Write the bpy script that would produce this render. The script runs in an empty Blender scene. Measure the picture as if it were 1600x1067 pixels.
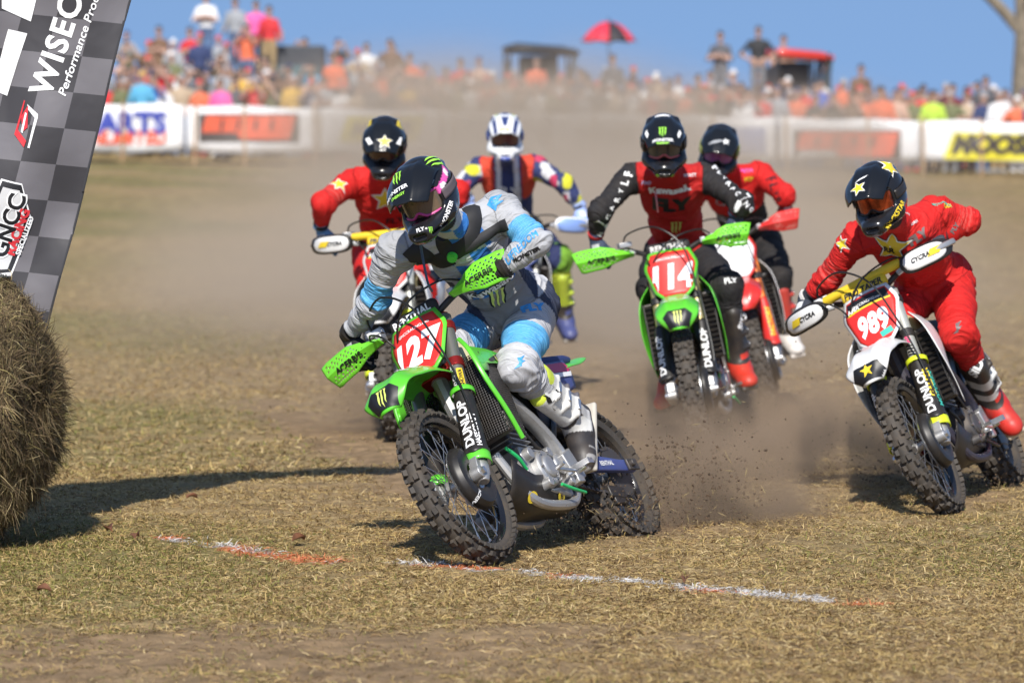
import bpy, bmesh, math, random
import numpy as np
from mathutils import Vector, Matrix, Quaternion
from mathutils.bvhtree import BVHTree
random.seed(7); rng = np.random.default_rng(7)
SC = bpy.context.scene
COL = SC.collection
R = math.radians

# ---------------------------------------------------------------- camera, sky, sun, exposure
cam_d = bpy.data.cameras.new('camera'); cam = bpy.data.objects.new('camera', cam_d); COL.objects.link(cam)
CAMP = np.array([0.0, 0.0, 1.7]); PITCH = R(2.816); FPX = 6666.667
cam.location = CAMP; cam.rotation_euler = (math.pi/2 - PITCH, 0, 0)
cam_d.lens = 150; cam_d.sensor_width = 36; cam_d.clip_end = 3000; cam_d.clip_start = .5
cam_d.dof.use_dof = True; cam_d.dof.focus_distance = 17.3; cam_d.dof.aperture_fstop = 3.5; cam_d.dof.aperture_blades = 9
SC.camera = cam
SUN_EL = R(41); SUN_DX = -.09
sun_dir = Vector((SUN_DX*math.cos(SUN_EL), -math.sqrt(1-SUN_DX**2)*math.cos(SUN_EL), math.sin(SUN_EL)))
w = bpy.data.worlds.new('World'); SC.world = w; w.use_nodes = True
nt = w.node_tree; nt.nodes.clear()
sky = nt.nodes.new('ShaderNodeTexSky'); sky.sky_type = 'NISHITA'; sky.sun_disc = False
sky.sun_elevation = SUN_EL; sky.sun_rotation = math.atan2(sun_dir.x, sun_dir.y); sky.altitude = 200
sky.air_density = 1.0; sky.dust_density = .3; sky.ozone_density = 3.0
# the clear autumn sky keeps its blue down to the horizon: look up a little higher in the dome
tc = nt.nodes.new('ShaderNodeTexCoord'); sep = nt.nodes.new('ShaderNodeSeparateXYZ'); mz = nt.nodes.new('ShaderNodeMath')
mz.operation = 'MULTIPLY_ADD'; mz.inputs[1].default_value = .64; mz.inputs[2].default_value = .36
cmb = nt.nodes.new('ShaderNodeCombineXYZ'); nrm = nt.nodes.new('ShaderNodeVectorMath'); nrm.operation = 'NORMALIZE'
bg = nt.nodes.new('ShaderNodeBackground'); bg.inputs[1].default_value = .13
wo = nt.nodes.new('ShaderNodeOutputWorld')
L = nt.links.new
L(tc.outputs['Generated'], sep.inputs[0]); L(sep.outputs[2], mz.inputs[0])
L(sep.outputs[0], cmb.inputs[0]); L(sep.outputs[1], cmb.inputs[1]); L(mz.outputs[0], cmb.inputs[2])
L(cmb.outputs[0], nrm.inputs[0]); L(nrm.outputs[0], sky.inputs[0]); L(sky.outputs[0], bg.inputs[0]); L(bg.outputs[0], wo.inputs[0])
sd = bpy.data.lights.new('sun', 'SUN'); sd.energy = 5.0; sd.angle = R(.55); sd.color = (1, .95, .87)
sun = bpy.data.objects.new('sun', sd); COL.objects.link(sun)
sun.rotation_euler = sun_dir.to_track_quat('Z', 'Y').to_euler()
SC.view_settings.view_transform = 'Standard'; SC.view_settings.look = 'None'
SC.view_settings.exposure = 0.26; SC.view_settings.gamma = 1
SC.cycles.use_denoising = True
SC.cycles.max_bounces = 5; SC.cycles.diffuse_bounces = 2; SC.cycles.glossy_bounces = 3; SC.cycles.transmission_bounces = 4
SC.cycles.transparent_max_bounces = 8; SC.cycles.volume_bounces = 0
SC.cycles.volume_step_rate = 2.0; SC.cycles.volume_max_steps = 96
SC.cycles.use_adaptive_sampling = True; SC.cycles.adaptive_threshold = .02

# ---------------------------------------------------------------- small maths
def A(*p): return np.array(p, float)
def unit(v): v = np.asarray(v, float); return v/(np.linalg.norm(v, axis=-1, keepdims=True)+1e-12)
CF = A(0, math.cos(PITCH), -math.sin(PITCH)); CR = A(1, 0, 0); CU = A(0, math.sin(PITCH), math.cos(PITCH))
def pt(px, py, Y):
    """the point of the place that lies Y metres down the field on the sight line of a photo pixel"""
    d = CF + CR*(px-800)/FPX - CU*(py-533.5)/FPX
    return CAMP + d*(Y/d[1])
def rx(a): c, s = math.cos(a), math.sin(a); return np.array([[1, 0, 0], [0, c, -s], [0, s, c]])
def ry(a): c, s = math.cos(a), math.sin(a); return np.array([[c, 0, s], [0, 1, 0], [-s, 0, c]])
def rz(a): c, s = math.cos(a), math.sin(a); return np.array([[c, -s, 0], [s, c, 0], [0, 0, 1]])
def frame(x, z):
    """rotation whose x axis is along x and whose z axis is near z"""
    x = unit(x); y = unit(np.cross(z, x)); return np.stack([x, y, np.cross(x, y)], 1)
def M4(rot, loc):
    m = Matrix.Identity(4)
    for i in range(3):
        for j in range(3): m[i][j] = float(rot[i][j])
        m[i][3] = float(loc[i])
    return m
def axrot(k, a):
    k = unit(k); K = np.array([[0, -k[2], k[1]], [k[2], 0, -k[0]], [-k[1], k[0], 0]])
    return np.eye(3)+math.sin(a)*K+(1-math.cos(a))*K@K
def _h(i, j, k, s):
    n = (i*374761393+j*668265263+k*2147483647+s*144665) & 0xffffffff
    n = ((n ^ (n >> 13))*1274126177) & 0xffffffff
    return ((n ^ (n >> 16)) & 0xffff)/65535.0
def vnoise(P, s=0):
    P = np.asarray(P, float); I = np.floor(P).astype(np.int64); F = P-I; F = F*F*(3-2*F); o = 0
    for a in (0, 1):
        for b in (0, 1):
            for c in (0, 1):
                wgt = (F[:, 0] if a else 1-F[:, 0])*(F[:, 1] if b else 1-F[:, 1])*(F[:, 2] if c else 1-F[:, 2])
                o = o+wgt*_h(I[:, 0]+a, I[:, 1]+b, I[:, 2]+c, s)
    return o
def sst(a, b, x): t = np.clip((x-a)/(b-a), 0, 1); return t*t*(3-2*t)

# ---------------------------------------------------------------- materials
MATS = {}
def M(name, col=(.5, .5, .5), rough=.5, metal=0, var=None, bump=None, dirt=0, coat=0, attr=False, trans=0, alpha=1, spec=.5, sheen=0, dcol=(.16, .11, .065)):
    if name in MATS: return MATS[name]
    m = bpy.data.materials.new(name); m.use_nodes = True; t = m.node_tree; N = t.nodes; b = N['Principled BSDF']
    b.inputs['Roughness'].default_value = rough; b.inputs['Metallic'].default_value = metal
    b.inputs['Coat Weight'].default_value = coat; b.inputs['Coat Roughness'].default_value = .08
    b.inputs['Specular IOR Level'].default_value = spec; b.inputs['Transmission Weight'].default_value = trans
    b.inputs['Alpha'].default_value = alpha; b.inputs['Sheen Weight'].default_value = sheen
    tcn = N.new('ShaderNodeTexCoord'); src = None
    if attr:
        a = N.new('ShaderNodeAttribute'); a.attribute_name = 'col'; src = a.outputs['Color']
    else:
        c = N.new('ShaderNodeRGB'); c.outputs[0].default_value = (*col, 1); src = c.outputs[0]
    def noise(scale, det=4):
        n = N.new('ShaderNodeTexNoise'); n.inputs['Scale'].default_value = scale; n.inputs['Detail'].default_value = det
        t.links.new(tcn.outputs['Object'], n.inputs['Vector']); return n
    if var:
        n = noise(var[0]); h = N.new('ShaderNodeHueSaturation'); mr = N.new('ShaderNodeMapRange')
        mr.inputs[3].default_value = 1-var[1]; mr.inputs[4].default_value = 1+var[1]
        mr.inputs[1].default_value = .3; mr.inputs[2].default_value = .7
        t.links.new(n.outputs[0], mr.inputs[0]); t.links.new(mr.outputs[0], h.inputs['Value']); t.links.new(src, h.inputs['Color']); src = h.outputs[0]
    if dirt:
        n0 = noise(14, 6); sp_ = noise(95, 3); sr = N.new('ShaderNodeMapRange'); sr.inputs[1].default_value = .60; sr.inputs[2].default_value = .68; sr.inputs[4].default_value = .34; t.links.new(sp_.outputs[0], sr.inputs[0])
        n = N.new('ShaderNodeMath'); n.operation = 'ADD'; t.links.new(n0.outputs[0], n.inputs[0]); t.links.new(sr.outputs[0], n.inputs[1]); mr = N.new('ShaderNodeMapRange'); mr.inputs[1].default_value = .42; mr.inputs[2].default_value = .72
        mr.inputs[3].default_value = dirt*.25; mr.inputs[4].default_value = dirt
        mx = N.new('ShaderNodeMix'); mx.data_type = 'RGBA'; mx.inputs[7].default_value = (*dcol, 1)
        t.links.new(n.outputs[0], mr.inputs[0]); t.links.new(mr.outputs[0], mx.inputs[0]); t.links.new(src, mx.inputs[6]); src = mx.outputs[2]
        ra = N.new('ShaderNodeMapRange'); ra.inputs[3].default_value = rough; ra.inputs[4].default_value = min(1, rough+.4)
        t.links.new(mr.outputs[0], ra.inputs[0]); t.links.new(ra.outputs[0], b.inputs['Roughness'])
    t.links.new(src, b.inputs['Base Color'])
    if bump:
        n = noise(bump[0], 5); bp = N.new('ShaderNodeBump'); bp.inputs['Strength'].default_value = bump[1]; bp.inputs['Distance'].default_value = bump[2]
        t.links.new(n.outputs[0], bp.inputs['Height']); t.links.new(bp.outputs[0], b.inputs['Normal'])
    MATS[name] = m; return m

# ---------------------------------------------------------------- objects
def link(o, parent=None, mat4=None):
    COL.objects.link(o)
    if parent is not None: o.parent = parent
    if mat4 is not None: o.matrix_local = mat4
    return o
def tag(o, label=None, cat=None, group=None, kind=None):
    if label: o['label'] = label
    if cat: o['category'] = cat
    if group: o['group'] = group
    if kind: o['kind'] = kind
    return o
def empty(name, m4, parent=None):
    o = bpy.data.objects.new(name, None); o.empty_display_size = .1; return link(o, parent, m4)
def pymesh(name, V, Fc):
    me = bpy.data.meshes.new(name)
    V = np.ascontiguousarray(V, np.float32)
    if isinstance(Fc, np.ndarray):
        k = Fc.shape[1]; n = len(Fc)
        me.vertices.add(len(V)); me.vertices.foreach_set('co', V.ravel())
        me.loops.add(n*k); me.loops.foreach_set('vertex_index', np.ascontiguousarray(Fc, np.int32).ravel())
        me.polygons.add(n); me.polygons.foreach_set('loop_start', np.arange(0, n*k, k, dtype=np.int32))
        me.update(calc_edges=True)
    else:
        me.from_pydata(V.tolist(), [], Fc)
    return me
def colattr(me, C, name='col'):
    a = me.attributes.new(name, 'FLOAT_COLOR', 'POINT')
    C = np.concatenate([C, np.ones((len(C), 1))], 1).astype(np.float32); a.data.foreach_set('color', C.ravel())
def mesh_obj(name, me, mat, parent=None, m4=None):
    o = bpy.data.objects.new(name, me)
    if mat is not None and not me.materials: me.materials.append(mat)
    return link(o, parent, m4)
class MB:
    """collects shapes of one part"""
    def __init__(s): s.v = []; s.f = []
    def add(s, V, Fc):
        n = len(s.v); s.v += [tuple(map(float, p)) for p in V]; s.f += [tuple(int(i)+n for i in q) for q in Fc]; return s
    def box(s, c, d, rot=None):
        x, y, z = np.asarray(d, float)/2
        V = np.array([[-x, -y, -z], [x, -y, -z], [x, y, -z], [-x, y, -z], [-x, -y, z], [x, -y, z], [x, y, z], [-x, y, z]])
        if rot is not None: V = V@np.asarray(rot).T
        return s.add(V+np.asarray(c), [(3, 2, 1, 0), (4, 5, 6, 7), (0, 1, 5, 4), (1, 2, 6, 5), (2, 3, 7, 6), (3, 0, 4, 7)])
    def tube(s, P, r, n=10, cap=True, flat=None, up=None):
        P = np.asarray(P, float); k = len(P); r = np.broadcast_to(np.asarray(r, float), (k,))
        T = unit(np.gradient(P, axis=0)); u = up if up is not None else (A(0, 0, 1) if abs(T[0][2]) < .9 else A(0, 1, 0))
        V = []
        for i in range(k):
            b = unit(np.cross(T[i], u)); u = unit(np.cross(b, T[i]))
            for j in range(n):
                a = 2*math.pi*j/n; fl = flat or 1
                V.append(P[i]+r[i]*(math.cos(a)*b+math.sin(a)*u*fl))
        Fc = [(i*n+j, i*n+(j+1) % n, (i+1)*n+(j+1) % n, (i+1)*n+j) for i in range(k-1) for j in range(n)]
        if cap: Fc += [tuple(range(n-1, -1, -1)), tuple((k-1)*n+j for j in range(n))]
        return s.add(V, Fc)
    def cyl(s, a, b, r, n=12): return s.tube([a, b], r, n)
    def loft(s, rings, cap=True):
        k = len(rings); n = len(rings[0]); V = np.concatenate([np.asarray(q, float) for q in rings])
        Fc = [(i*n+j, i*n+(j+1) % n, (i+1)*n+(j+1) % n, (i+1)*n+j) for i in range(k-1) for j in range(n)]
        if cap: Fc += [tuple(range(n-1, -1, -1)), tuple((k-1)*n+j for j in range(n))]
        return s.add(V, Fc)
    def lathe(s, prof, n=32, c=(0, 0, 0), rot=None, closed=False):
        """profile of (radius, height) turned about the local y axis"""
        V = []
        for i in range(n):
            a = 2*math.pi*i/n
            V += [(r*math.cos(a), h, r*math.sin(a)) for r, h in prof]
        m = len(prof); V = np.array(V)
        if rot is not None: V = V@np.asarray(rot).T
        e = m if closed else m-1
        return s.add(V+np.asarray(c), [(i*m+j, i*m+(j+1) % m, ((i+1) % n)*m+(j+1) % m, ((i+1) % n)*m+j) for i in range(n) for j in range(e)])
    def prism(s, poly, th, o=(0, 0, 0), rot=None):
        """flat polygon in local xz, thickness along local y"""
        n = len(poly); V = np.array([(x, -th/2, z) for x, z in poly]+[(x, th/2, z) for x, z in poly])
        if rot is not None: V = V@np.asarray(rot).T
        return s.add(V+np.asarray(o), [tuple(range(n)), tuple(range(2*n-1, n-1, -1))]+[(i, n+i, n+(i+1) % n, (i+1) % n) for i in range(n)])
    def grid(s, fn, nu, nv):
        V = [fn(i/(nu-1), j/(nv-1)) for i in range(nu) for j in range(nv)]
        return s.add(V, [(i*nv+j, (i+1)*nv+j, (i+1)*nv+j+1, i*nv+j+1) for i in range(nu-1) for j in range(nv-1)])
    def tf(s, rot, loc=(0, 0, 0)):
        s.v = [tuple(p) for p in np.asarray(s.v)@np.asarray(rot).T+np.asarray(loc)]; return s
    def build(s, name, mat, parent=None, m4=None, smooth=35, bevel=0, solid=0, off=0, sub=0):
        me = pymesh(name, np.array(s.v), s.f)
        bm = bmesh.new(); bm.from_mesh(me); bmesh.ops.recalc_face_normals(bm, faces=bm.faces); bm.to_mesh(me); bm.free()
        me.shade_smooth(); me.set_sharp_from_angle(angle=R(smooth))
        o = mesh_obj(name, me, mat, parent, m4)
        if sub: md = o.modifiers.new('s', 'SUBSURF'); md.levels = md.render_levels = sub
        if solid: md = o.modifiers.new('t', 'SOLIDIFY'); md.thickness = solid; md.offset = off
        if bevel: md = o.modifiers.new('b', 'BEVEL'); md.width = bevel; md.segments = 2; md.limit_method = 'ANGLE'; md.angle_limit = R(38)
        return o
def spline(P, n):
    """smooth curve through points"""
    P = np.asarray(P, float); k = len(P); Q = np.concatenate([[2*P[0]-P[1]], P, [2*P[-1]-P[-2]]]); o = []
    for t in np.linspace(0, k-1-1e-9, n):
        i = int(t); f = t-i; a, b, c, d = Q[i:i+4]
        o.append(.5*((2*b)+(c-a)*f+(2*a-5*b+4*c-d)*f*f+(3*b-a-3*c+d)*f**3))
    return np.array(o)
def interp(xs, ys, x): return np.interp(x, xs, ys)

# ---------------------------------------------------------------- blended solids (for bodies, helmets, boots, gloves)
class Solid:
    def __init__(s, lo, hi, h):
        s.h = h; s.o = np.asarray(lo, float); n = np.ceil((np.asarray(hi)-s.o)/h).astype(int)+1
        s.D = np.full(n, .15, np.float32); s.ax = [s.o[i]+h*np.arange(n[i]) for i in range(3)]
    def _sub(s, lo, hi):
        sl = []
        for i in range(3):
            a = max(0, int((lo[i]-s.o[i])/s.h)-1); b = min(s.D.shape[i], int((hi[i]-s.o[i])/s.h)+3)
            if b <= a: return None, None
            sl.append(slice(a, b))
        G = np.meshgrid(*[s.ax[i][sl[i]] for i in range(3)], indexing='ij')
        return tuple(sl), [g.astype(np.float32) for g in G]
    def _mix(s, sl, d, k, op):
        a = s.D[sl]; d = d.astype(np.float32)
        if op == '-': a, d = -a, d
        hh = np.maximum(k-np.abs(a-d), 0)/k; r = np.minimum(a, d)-hh*hh*k*.25
        s.D[sl] = -r if op == '-' else r
    def cap(s, a, b, ra, rb, k=.03, op='+', sq=None):
        a, b = np.asarray(a, float), np.asarray(b, float); m = max(ra, rb)+k+.02
        sl, G = s._sub(np.minimum(a, b)-m, np.maximum(a, b)+m)
        if sl is None: return s
        ba = b-a; L2 = ba@ba+1e-12; p = [G[i]-a[i] for i in range(3)]
        t = np.clip((p[0]*ba[0]+p[1]*ba[1]+p[2]*ba[2])/L2, 0, 1)
        d = np.sqrt(sum((p[i]-t*ba[i])**2 for i in range(3)))-(ra+(rb-ra)*t)
        s._mix(sl, d, k, op); return s
    def ell(s, c, rad, rot=None, k=.03, op='+', pw=2):
        c = np.asarray(c, float); rad = np.asarray(rad, float); rot = np.eye(3) if rot is None else rot; m = max(rad)+k+.02
        sl, G = s._sub(c-m, c+m)
        if sl is None: return s
        p = [G[i]-c[i] for i in range(3)]; q = [sum(p[i]*rot[i][j] for i in range(3))/rad[j] for j in range(3)]
        if pw == 2:
            n1 = np.sqrt(sum(x*x for x in q)); n2 = np.sqrt(sum((q[j]/rad[j])**2 for j in range(3)))+1e-9
            d = n1*(n1-1)/n2
        else:
            n1 = sum(np.abs(x)**pw for x in q)**(1/pw); d = (n1-1)*min(rad)
        s._mix(sl, d, k, op); return s
    def box(s, c, hs, rot=None, r=.01, k=.01, op='+'):
        c = np.asarray(c, float); rot = np.eye(3) if rot is None else rot; m = float(np.linalg.norm(hs))+k+.02
        sl, G = s._sub(c-m, c+m)
        if sl is None: return s
        p = [G[i]-c[i] for i in range(3)]; q = [np.abs(sum(p[i]*rot[i][j] for i in range(3)))-(hs[j]-r) for j in range(3)]
        d = np.sqrt(sum(np.maximum(x, 0)**2 for x in q))+np.minimum(np.maximum(np.maximum(q[0], q[1]), q[2]), 0)-r
        s._mix(sl, d, k, op); return s
    def mesh(s):
        D = s.D; S = D < 0; n = D.shape
        c = np.zeros([x-1 for x in n], np.int8)
        for a in (0, 1):
            for b in (0, 1):
                for e in (0, 1): c += S[a:n[0]-1+a, b:n[1]-1+b, e:n[2]-1+e]
        idx = np.argwhere((c > 0) & (c < 8)); I, J, K = idx.T
        vid = np.full(c.shape, -1, np.int32); vid[I, J, K] = np.arange(len(idx))
        co = [(a, b, e) for a in (0, 1) for b in (0, 1) for e in (0, 1)]
        val = {q: D[I+q[0], J+q[1], K+q[2]] for q in co}; acc = np.zeros((len(idx), 3)); cnt = np.zeros(len(idx))
        for q in co:
            for ax in range(3):
                if q[ax]: continue
                q2 = list(q); q2[ax] = 1; q2 = tuple(q2); va, vb = val[q], val[q2]; cr = (va < 0) != (vb < 0)
                t = np.where(cr, va/(va-vb+1e-20), 0); p = np.array(q, float)[None].repeat(len(idx), 0); p[:, ax] += t
                acc += np.where(cr[:, None], p, 0); cnt += cr
        V = s.o+s.h*(idx+acc/np.maximum(cnt, 1)[:, None]); Fq = []
        for ax in range(3):
            b, e = (ax+1) % 3, (ax+2) % 3
            s0 = [slice(None)]*3; s1 = [slice(None)]*3; s0[ax] = slice(0, -1); s1[ax] = slice(1, None)
            for q in (b, e): s0[q] = slice(1, -1); s1[q] = slice(1, -1)
            a0, a1 = S[tuple(s0)], S[tuple(s1)]; E = np.argwhere(a0 != a1)
            if not len(E): continue
            fl = a0[tuple(E.T)]; E = E.copy(); E[:, b] += 1; E[:, e] += 1
            def g(db, de):
                X = E.copy(); X[:, b] += db; X[:, e] += de; return vid[X[:, 0], X[:, 1], X[:, 2]]
            Q = np.stack([g(-1, -1), g(0, -1), g(0, 0), g(-1, 0)], 1); Q[~fl] = Q[~fl][:, ::-1]; Fq.append(Q)
        return V, np.concatenate(Fq)
def vnormals(V, Q):
    n = np.cross(V[Q[:, 2]]-V[Q[:, 0]], V[Q[:, 3]]-V[Q[:, 1]]); N = np.zeros_like(V)
    for i in range(4): np.add.at(N, Q[:, i], n)
    return unit(N)
def relax(V, Q, it=2, lam=.5):
    for _ in range(it):
        S = np.zeros_like(V); c = np.zeros(len(V))
        for i in range(4):
            a, b = Q[:, i], Q[:, (i+1) % 4]
            np.add.at(S, a, V[b]); np.add.at(c, a, 1); np.add.at(S, b, V[a]); np.add.at(c, b, 1)
        V = V+lam*(S/np.maximum(c, 1)[:, None]-V)
    return V
def solid_mesh(name, sol, paint=None, it=1, disp=None):
    V, Q = sol.mesh(); V = relax(V, Q, it, .4)
    if disp is not None: V = V+vnormals(V, Q)*disp(V)[:, None]
    me = pymesh(name, V, Q); me.shade_smooth()
    if paint is not None: colattr(me, paint(V, vnormals(V, Q)))
    return me

# ---------------------------------------------------------------- print on surfaces: lettering and emblems laid on a part
def text_shape(txt, bold=.012, shear=0, sx=1.0, space=1.0):
    c = bpy.data.curves.new('lettering', 'FONT'); c.body = txt; c.align_x = 'CENTER'; c.align_y = 'CENTER'
    c.offset = bold; c.shear = shear; c.space_character = space; c.resolution_u = 3; c.fill_mode = 'FRONT'
    o = bpy.data.objects.new('lettering', c); COL.objects.link(o)
    dg = bpy.context.evaluated_depsgraph_get(); me = bpy.data.meshes.new_from_object(o.evaluated_get(dg))
    V = np.array([v.co[:2] for v in me.vertices]).reshape(-1, 2); Fc = [tuple(p.vertices) for p in me.polygons]
    bpy.data.objects.remove(o); bpy.data.curves.remove(c); bpy.data.meshes.remove(me)
    V[:, 0] *= sx; V -= (V.max(0)+V.min(0))/2
    return V, Fc
def poly_shape(*polys):
    V = []; Fc = []
    for p in polys:
        Fc.append(tuple(range(len(V), len(V)+len(p)))); V += list(p)
    return np.array(V, float), Fc
def star_pts(r=1, q=.42, rot=0):
    return [((r if i % 2 == 0 else q*r)*math.sin(math.pi*i/5+rot), (r if i % 2 == 0 else q*r)*math.cos(math.pi*i/5+rot)) for i in range(10)]
CLAW = [[(-.62, .95), (-.2, 1.0), (-.27, .5), (-.23, .1), (-.32, -.35), (-.3, -.75), (-.47, -.4), (-.5, 0), (-.44, .5), (-.47, .78)],
        [(-.16, 1.0), (.2, 1.0), (.12, .6), (.15, .1), (.06, -.35), (.1, -1.05), (-.1, -.5), (-.06, .1), (-.02, .6), (-.04, .8)],
        [(.26, 1.0), (.68, .92), (.54, .6), (.57, .1), (.44, -.3), (.42, -.72), (.3, -.3), (.36, .1), (.38, .6), (.4, .78)]]
TREES = {}
def tree_of(o):
    if o.name not in TREES:
        dg = bpy.context.evaluated_depsgraph_get(); dg.update(); ev = o.evaluated_get(dg); me = ev.to_mesh()
        mw = np.array(o.matrix_world); V = np.array([v.co for v in me.vertices])@mw[:3, :3].T+mw[:3, 3]
        TREES[o.name] = BVHTree.FromPolygons(V.tolist(), [tuple(p.vertices) for p in me.polygons]); ev.to_mesh_clear()
    return TREES[o.name]
def hit(o, px, py):
    d = unit(pt(px, py, 20)-CAMP); h = tree_of(o).ray_cast(Vector(CAMP+d*8), Vector(d), 300)
    return (np.array(h[0]), np.array(h[1])) if h[0] is not None else (None, None)
def lay(o, shape, size, mat, name='lettering', P=None, N=None, U=None, at=None, ang=0, eps=.0015, cuts=5, reach=.06, mirror=False, parent=None):
    """lays a flat outline on the surface of part o as a thin print: at = photo pixel it is centred on, ang = its slope in the photo"""
    V, Fc = shape; V = np.asarray(V, float)*size
    if mirror: V = V*A(-1, 1)
    if at is not None:
        P, N = hit(o, *at)
        if P is None: return None
    N = unit(N)
    if at is not None and N@(P-CAMP) > 0: N = -N
    if U is None: U = CR*math.cos(R(ang))+CU*math.sin(R(ang))
    U = unit(U-N*(U@N)); W = np.cross(N, U)
    bm = bmesh.new(); vs = [bm.verts.new((a, b, 0)) for a, b in V]
    for q in Fc:
        try: bm.faces.new([vs[i] for i in q])
        except ValueError: pass
    lo, hi = V.min(0), V.max(0)
    for ax in (0, 1):
        k = cuts if ax == 0 else max(2, int(cuts*(hi[1]-lo[1])/(hi[0]-lo[0]+1e-9)))
        for i in range(1, min(k, 24)):
            co = [0, 0, 0]; co[ax] = lo[ax]+(hi[ax]-lo[ax])*i/k; no = [0, 0, 0]; no[ax] = 1
            bmesh.ops.bisect_plane(bm, geom=bm.verts[:]+bm.edges[:]+bm.faces[:], plane_co=co, plane_no=no)
    bmesh.ops.triangulate(bm, faces=bm.faces)
    T = tree_of(o); inv = np.linalg.inv(np.array((parent or o).matrix_world)); bad = []
    for v in bm.verts:
        q = P+U*v.co.x+W*v.co.y; h = T.ray_cast(Vector(q+N*reach), Vector(-N), 2*reach)
        if h[0] is None: bad.append(v); h = T.find_nearest(Vector(q))
        n = np.array(h[1]); n = n if n@N > 0 else -n
        p = np.array(h[0])+n*eps; v.co = Vector((inv@np.append(p, 1))[:3])
    if bad: bmesh.ops.delete(bm, geom=bad, context='VERTS')
    me = bpy.data.meshes.new(name); bm.to_mesh(me); bm.free(); me.materials.append(mat); me.shade_smooth()
    ob = bpy.data.objects.new(name, me); link(ob, parent or o); ob.matrix_local = Matrix.Identity(4); return ob
def ribbon(o, pxs, width, mat, name, th=.006, parent=None, n=24, spread=None):
    """a webbing strap along photo pixels on the surface of part o"""
    Pp = spline([(a, b, 0) for a, b in pxs], n); pts = []; nn = []
    for a, b, _ in Pp:
        p, q = hit(o, a, b)
        if p is None: continue
        q = -q if q@(p-CAMP) > 0 else q
        pts.append(p); nn.append(q)
    pts = np.array(pts); nn = np.array(nn)
    for _ in range(3): nn[1:-1] = unit(nn[:-2]+nn[1:-1]*2+nn[2:]); pts[1:-1] = (pts[:-2]+2*pts[1:-1]+pts[2:])/4
    T = unit(np.gradient(pts, axis=0)); S = unit(np.cross(nn, T)); m = MB(); rings = []
    Tr = tree_of(o)
    for i in range(len(pts)):
        ring = []
        for e, hgt in ((-1, 0), (-.5, th), (0, th*1.2), (.5, th), (1, 0), (0, -th)):
            q = pts[i]+S[i]*e*width/2; h = Tr.find_nearest(Vector(q)); base = np.array(h[0]) if h[0] is not None else q
            if np.linalg.norm(base-q) > .03: base = q
            ring.append(base+nn[i]*(hgt+.002))
        rings.append(ring)
    m.loft(rings); inv = np.linalg.inv(np.array((parent or o).matrix_world)); m.tf(inv[:3, :3], inv[:3, 3])
    return m.build(name, mat, parent or o, smooth=60)
# ---------------------------------------------------------------- the field
def gz(x, y):
    x = np.asarray(x, float); y = np.asarray(y, float)
    far = np.clip((y-32)/57, 0, None); up = .93*np.where(far < 1, far**1.3, 1)-.016*x*np.clip(far, 0, 1)
    bank = np.clip((y-90)/14, 0, 1); up = up+bank*(1.15-.065*np.clip(x, -8, 8))
    P = np.stack([x*.9, y*.55, x*0], -1).reshape(-1, 3); n = (vnoise(P, 1)-.5).reshape(x.shape)
    P2 = np.stack([x*4.5, y*4.5, x*0], -1).reshape(-1, 3); n2 = (vnoise(P2, 2)-.5).reshape(x.shape)
    return up+.035*n+.018*n2-.012
def ground_pt(px, py):
    Y = 1.7*FPX/(max(py-205, 4))
    for _ in range(20):
        p = pt(px, py, Y); zz = float(gz(np.array([p[0]]), np.array([p[1]]))[0]); Y = Y*(CAMP[2]-zz)/(CAMP[2]-p[2])
    return pt(px, py, Y)
PAINT = [[(345, 852), (400, 864), (455, 872), (512, 877)], [(608, 880), (690, 884), (790, 893), (880, 901), (925, 908)], [(985, 908), (1060, 918), (1160, 927), (1260, 935), (1358, 946)], [(255, 842), (275, 847)]]
PL = [np.array([ground_pt(*q)[:2] for q in l]) for l in PAINT]
def paint_at(x, y):
    """distance from the sprayed line across the field"""
    d = np.full(x.shape, 9.)
    for l in PL:
        for a, b in zip(l[:-1], l[1:]):
            ab = b-a; t = np.clip(((x-a[0])*ab[0]+(y-a[1])*ab[1])/(ab@ab), 0, 1); d = np.minimum(d, np.hypot((x-a[0]-t*ab[0])*1.0, y-a[1]-t*ab[1]))
    return d
SCUFF = [((.58, 18.0), (1.0, 21.5), .28), ((-.06, 16.8), (-.0, 17.6), .12), ((2.45, 20.5), (3.4, 27), .30), ((1.99, 19.15), (2.2, 19.9), .14), ((1.2, 22.2), (1.5, 32), .4), ((-.6, 23.2), (-.3, 33), .4), ((-.3, 20), (-1.6, 27), .2)]
def cover(x, y):
    """how grassy the field is: 0 worn earth, 1 grass; and how green"""
    P = np.stack([x, y, 0*x], -1); g = .55*vnoise(P*A(.8, .5, 1), 11)+.3*vnoise(P*2.1, 12)+.15*vnoise(P*6, 13)
    left = sst(.3, -1.8, x*17/np.maximum(y, 9)); track = np.exp(-((x-.3-.0*y)/1.6)**2)*sst(18, 26, y)
    bare = sst(15.2, 14.2, y)*np.clip(.62+.9*sst(.5, -.7, x-.35*(y-14)), 0, 1)
    sc_ = 0
    for a, b, w_ in SCUFF:
        a, b = np.array(a), np.array(b); ab = b-a; t_ = np.clip(((x-a[0])*ab[0]+(y-a[1])*ab[1])/(ab@ab), 0, 1); sc_ = np.maximum(sc_, np.exp(-(np.hypot(x-a[0]-t_*ab[0], y-a[1]-t_*ab[1])/w_)**2))
    return np.clip(.25+.75*g+.25*left-.55*track-.5*sc_*(.2+1.2*vnoise(P*3, 17))-.55*bare+.12*np.exp(-((y-16.2)/1.6)**2), 0, 1), np.clip(.10+.6*(vnoise(P*A(.5, .35, 1), 15)-.5)*2+.40*left, 0, 1)
ys = [6.0]
while ys[-1] < 420:
    y = ys[-1]; ys.append(y+(.05 if y < 12 else .04 if y < 24 else .04*(y/24)**2.2))
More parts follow.
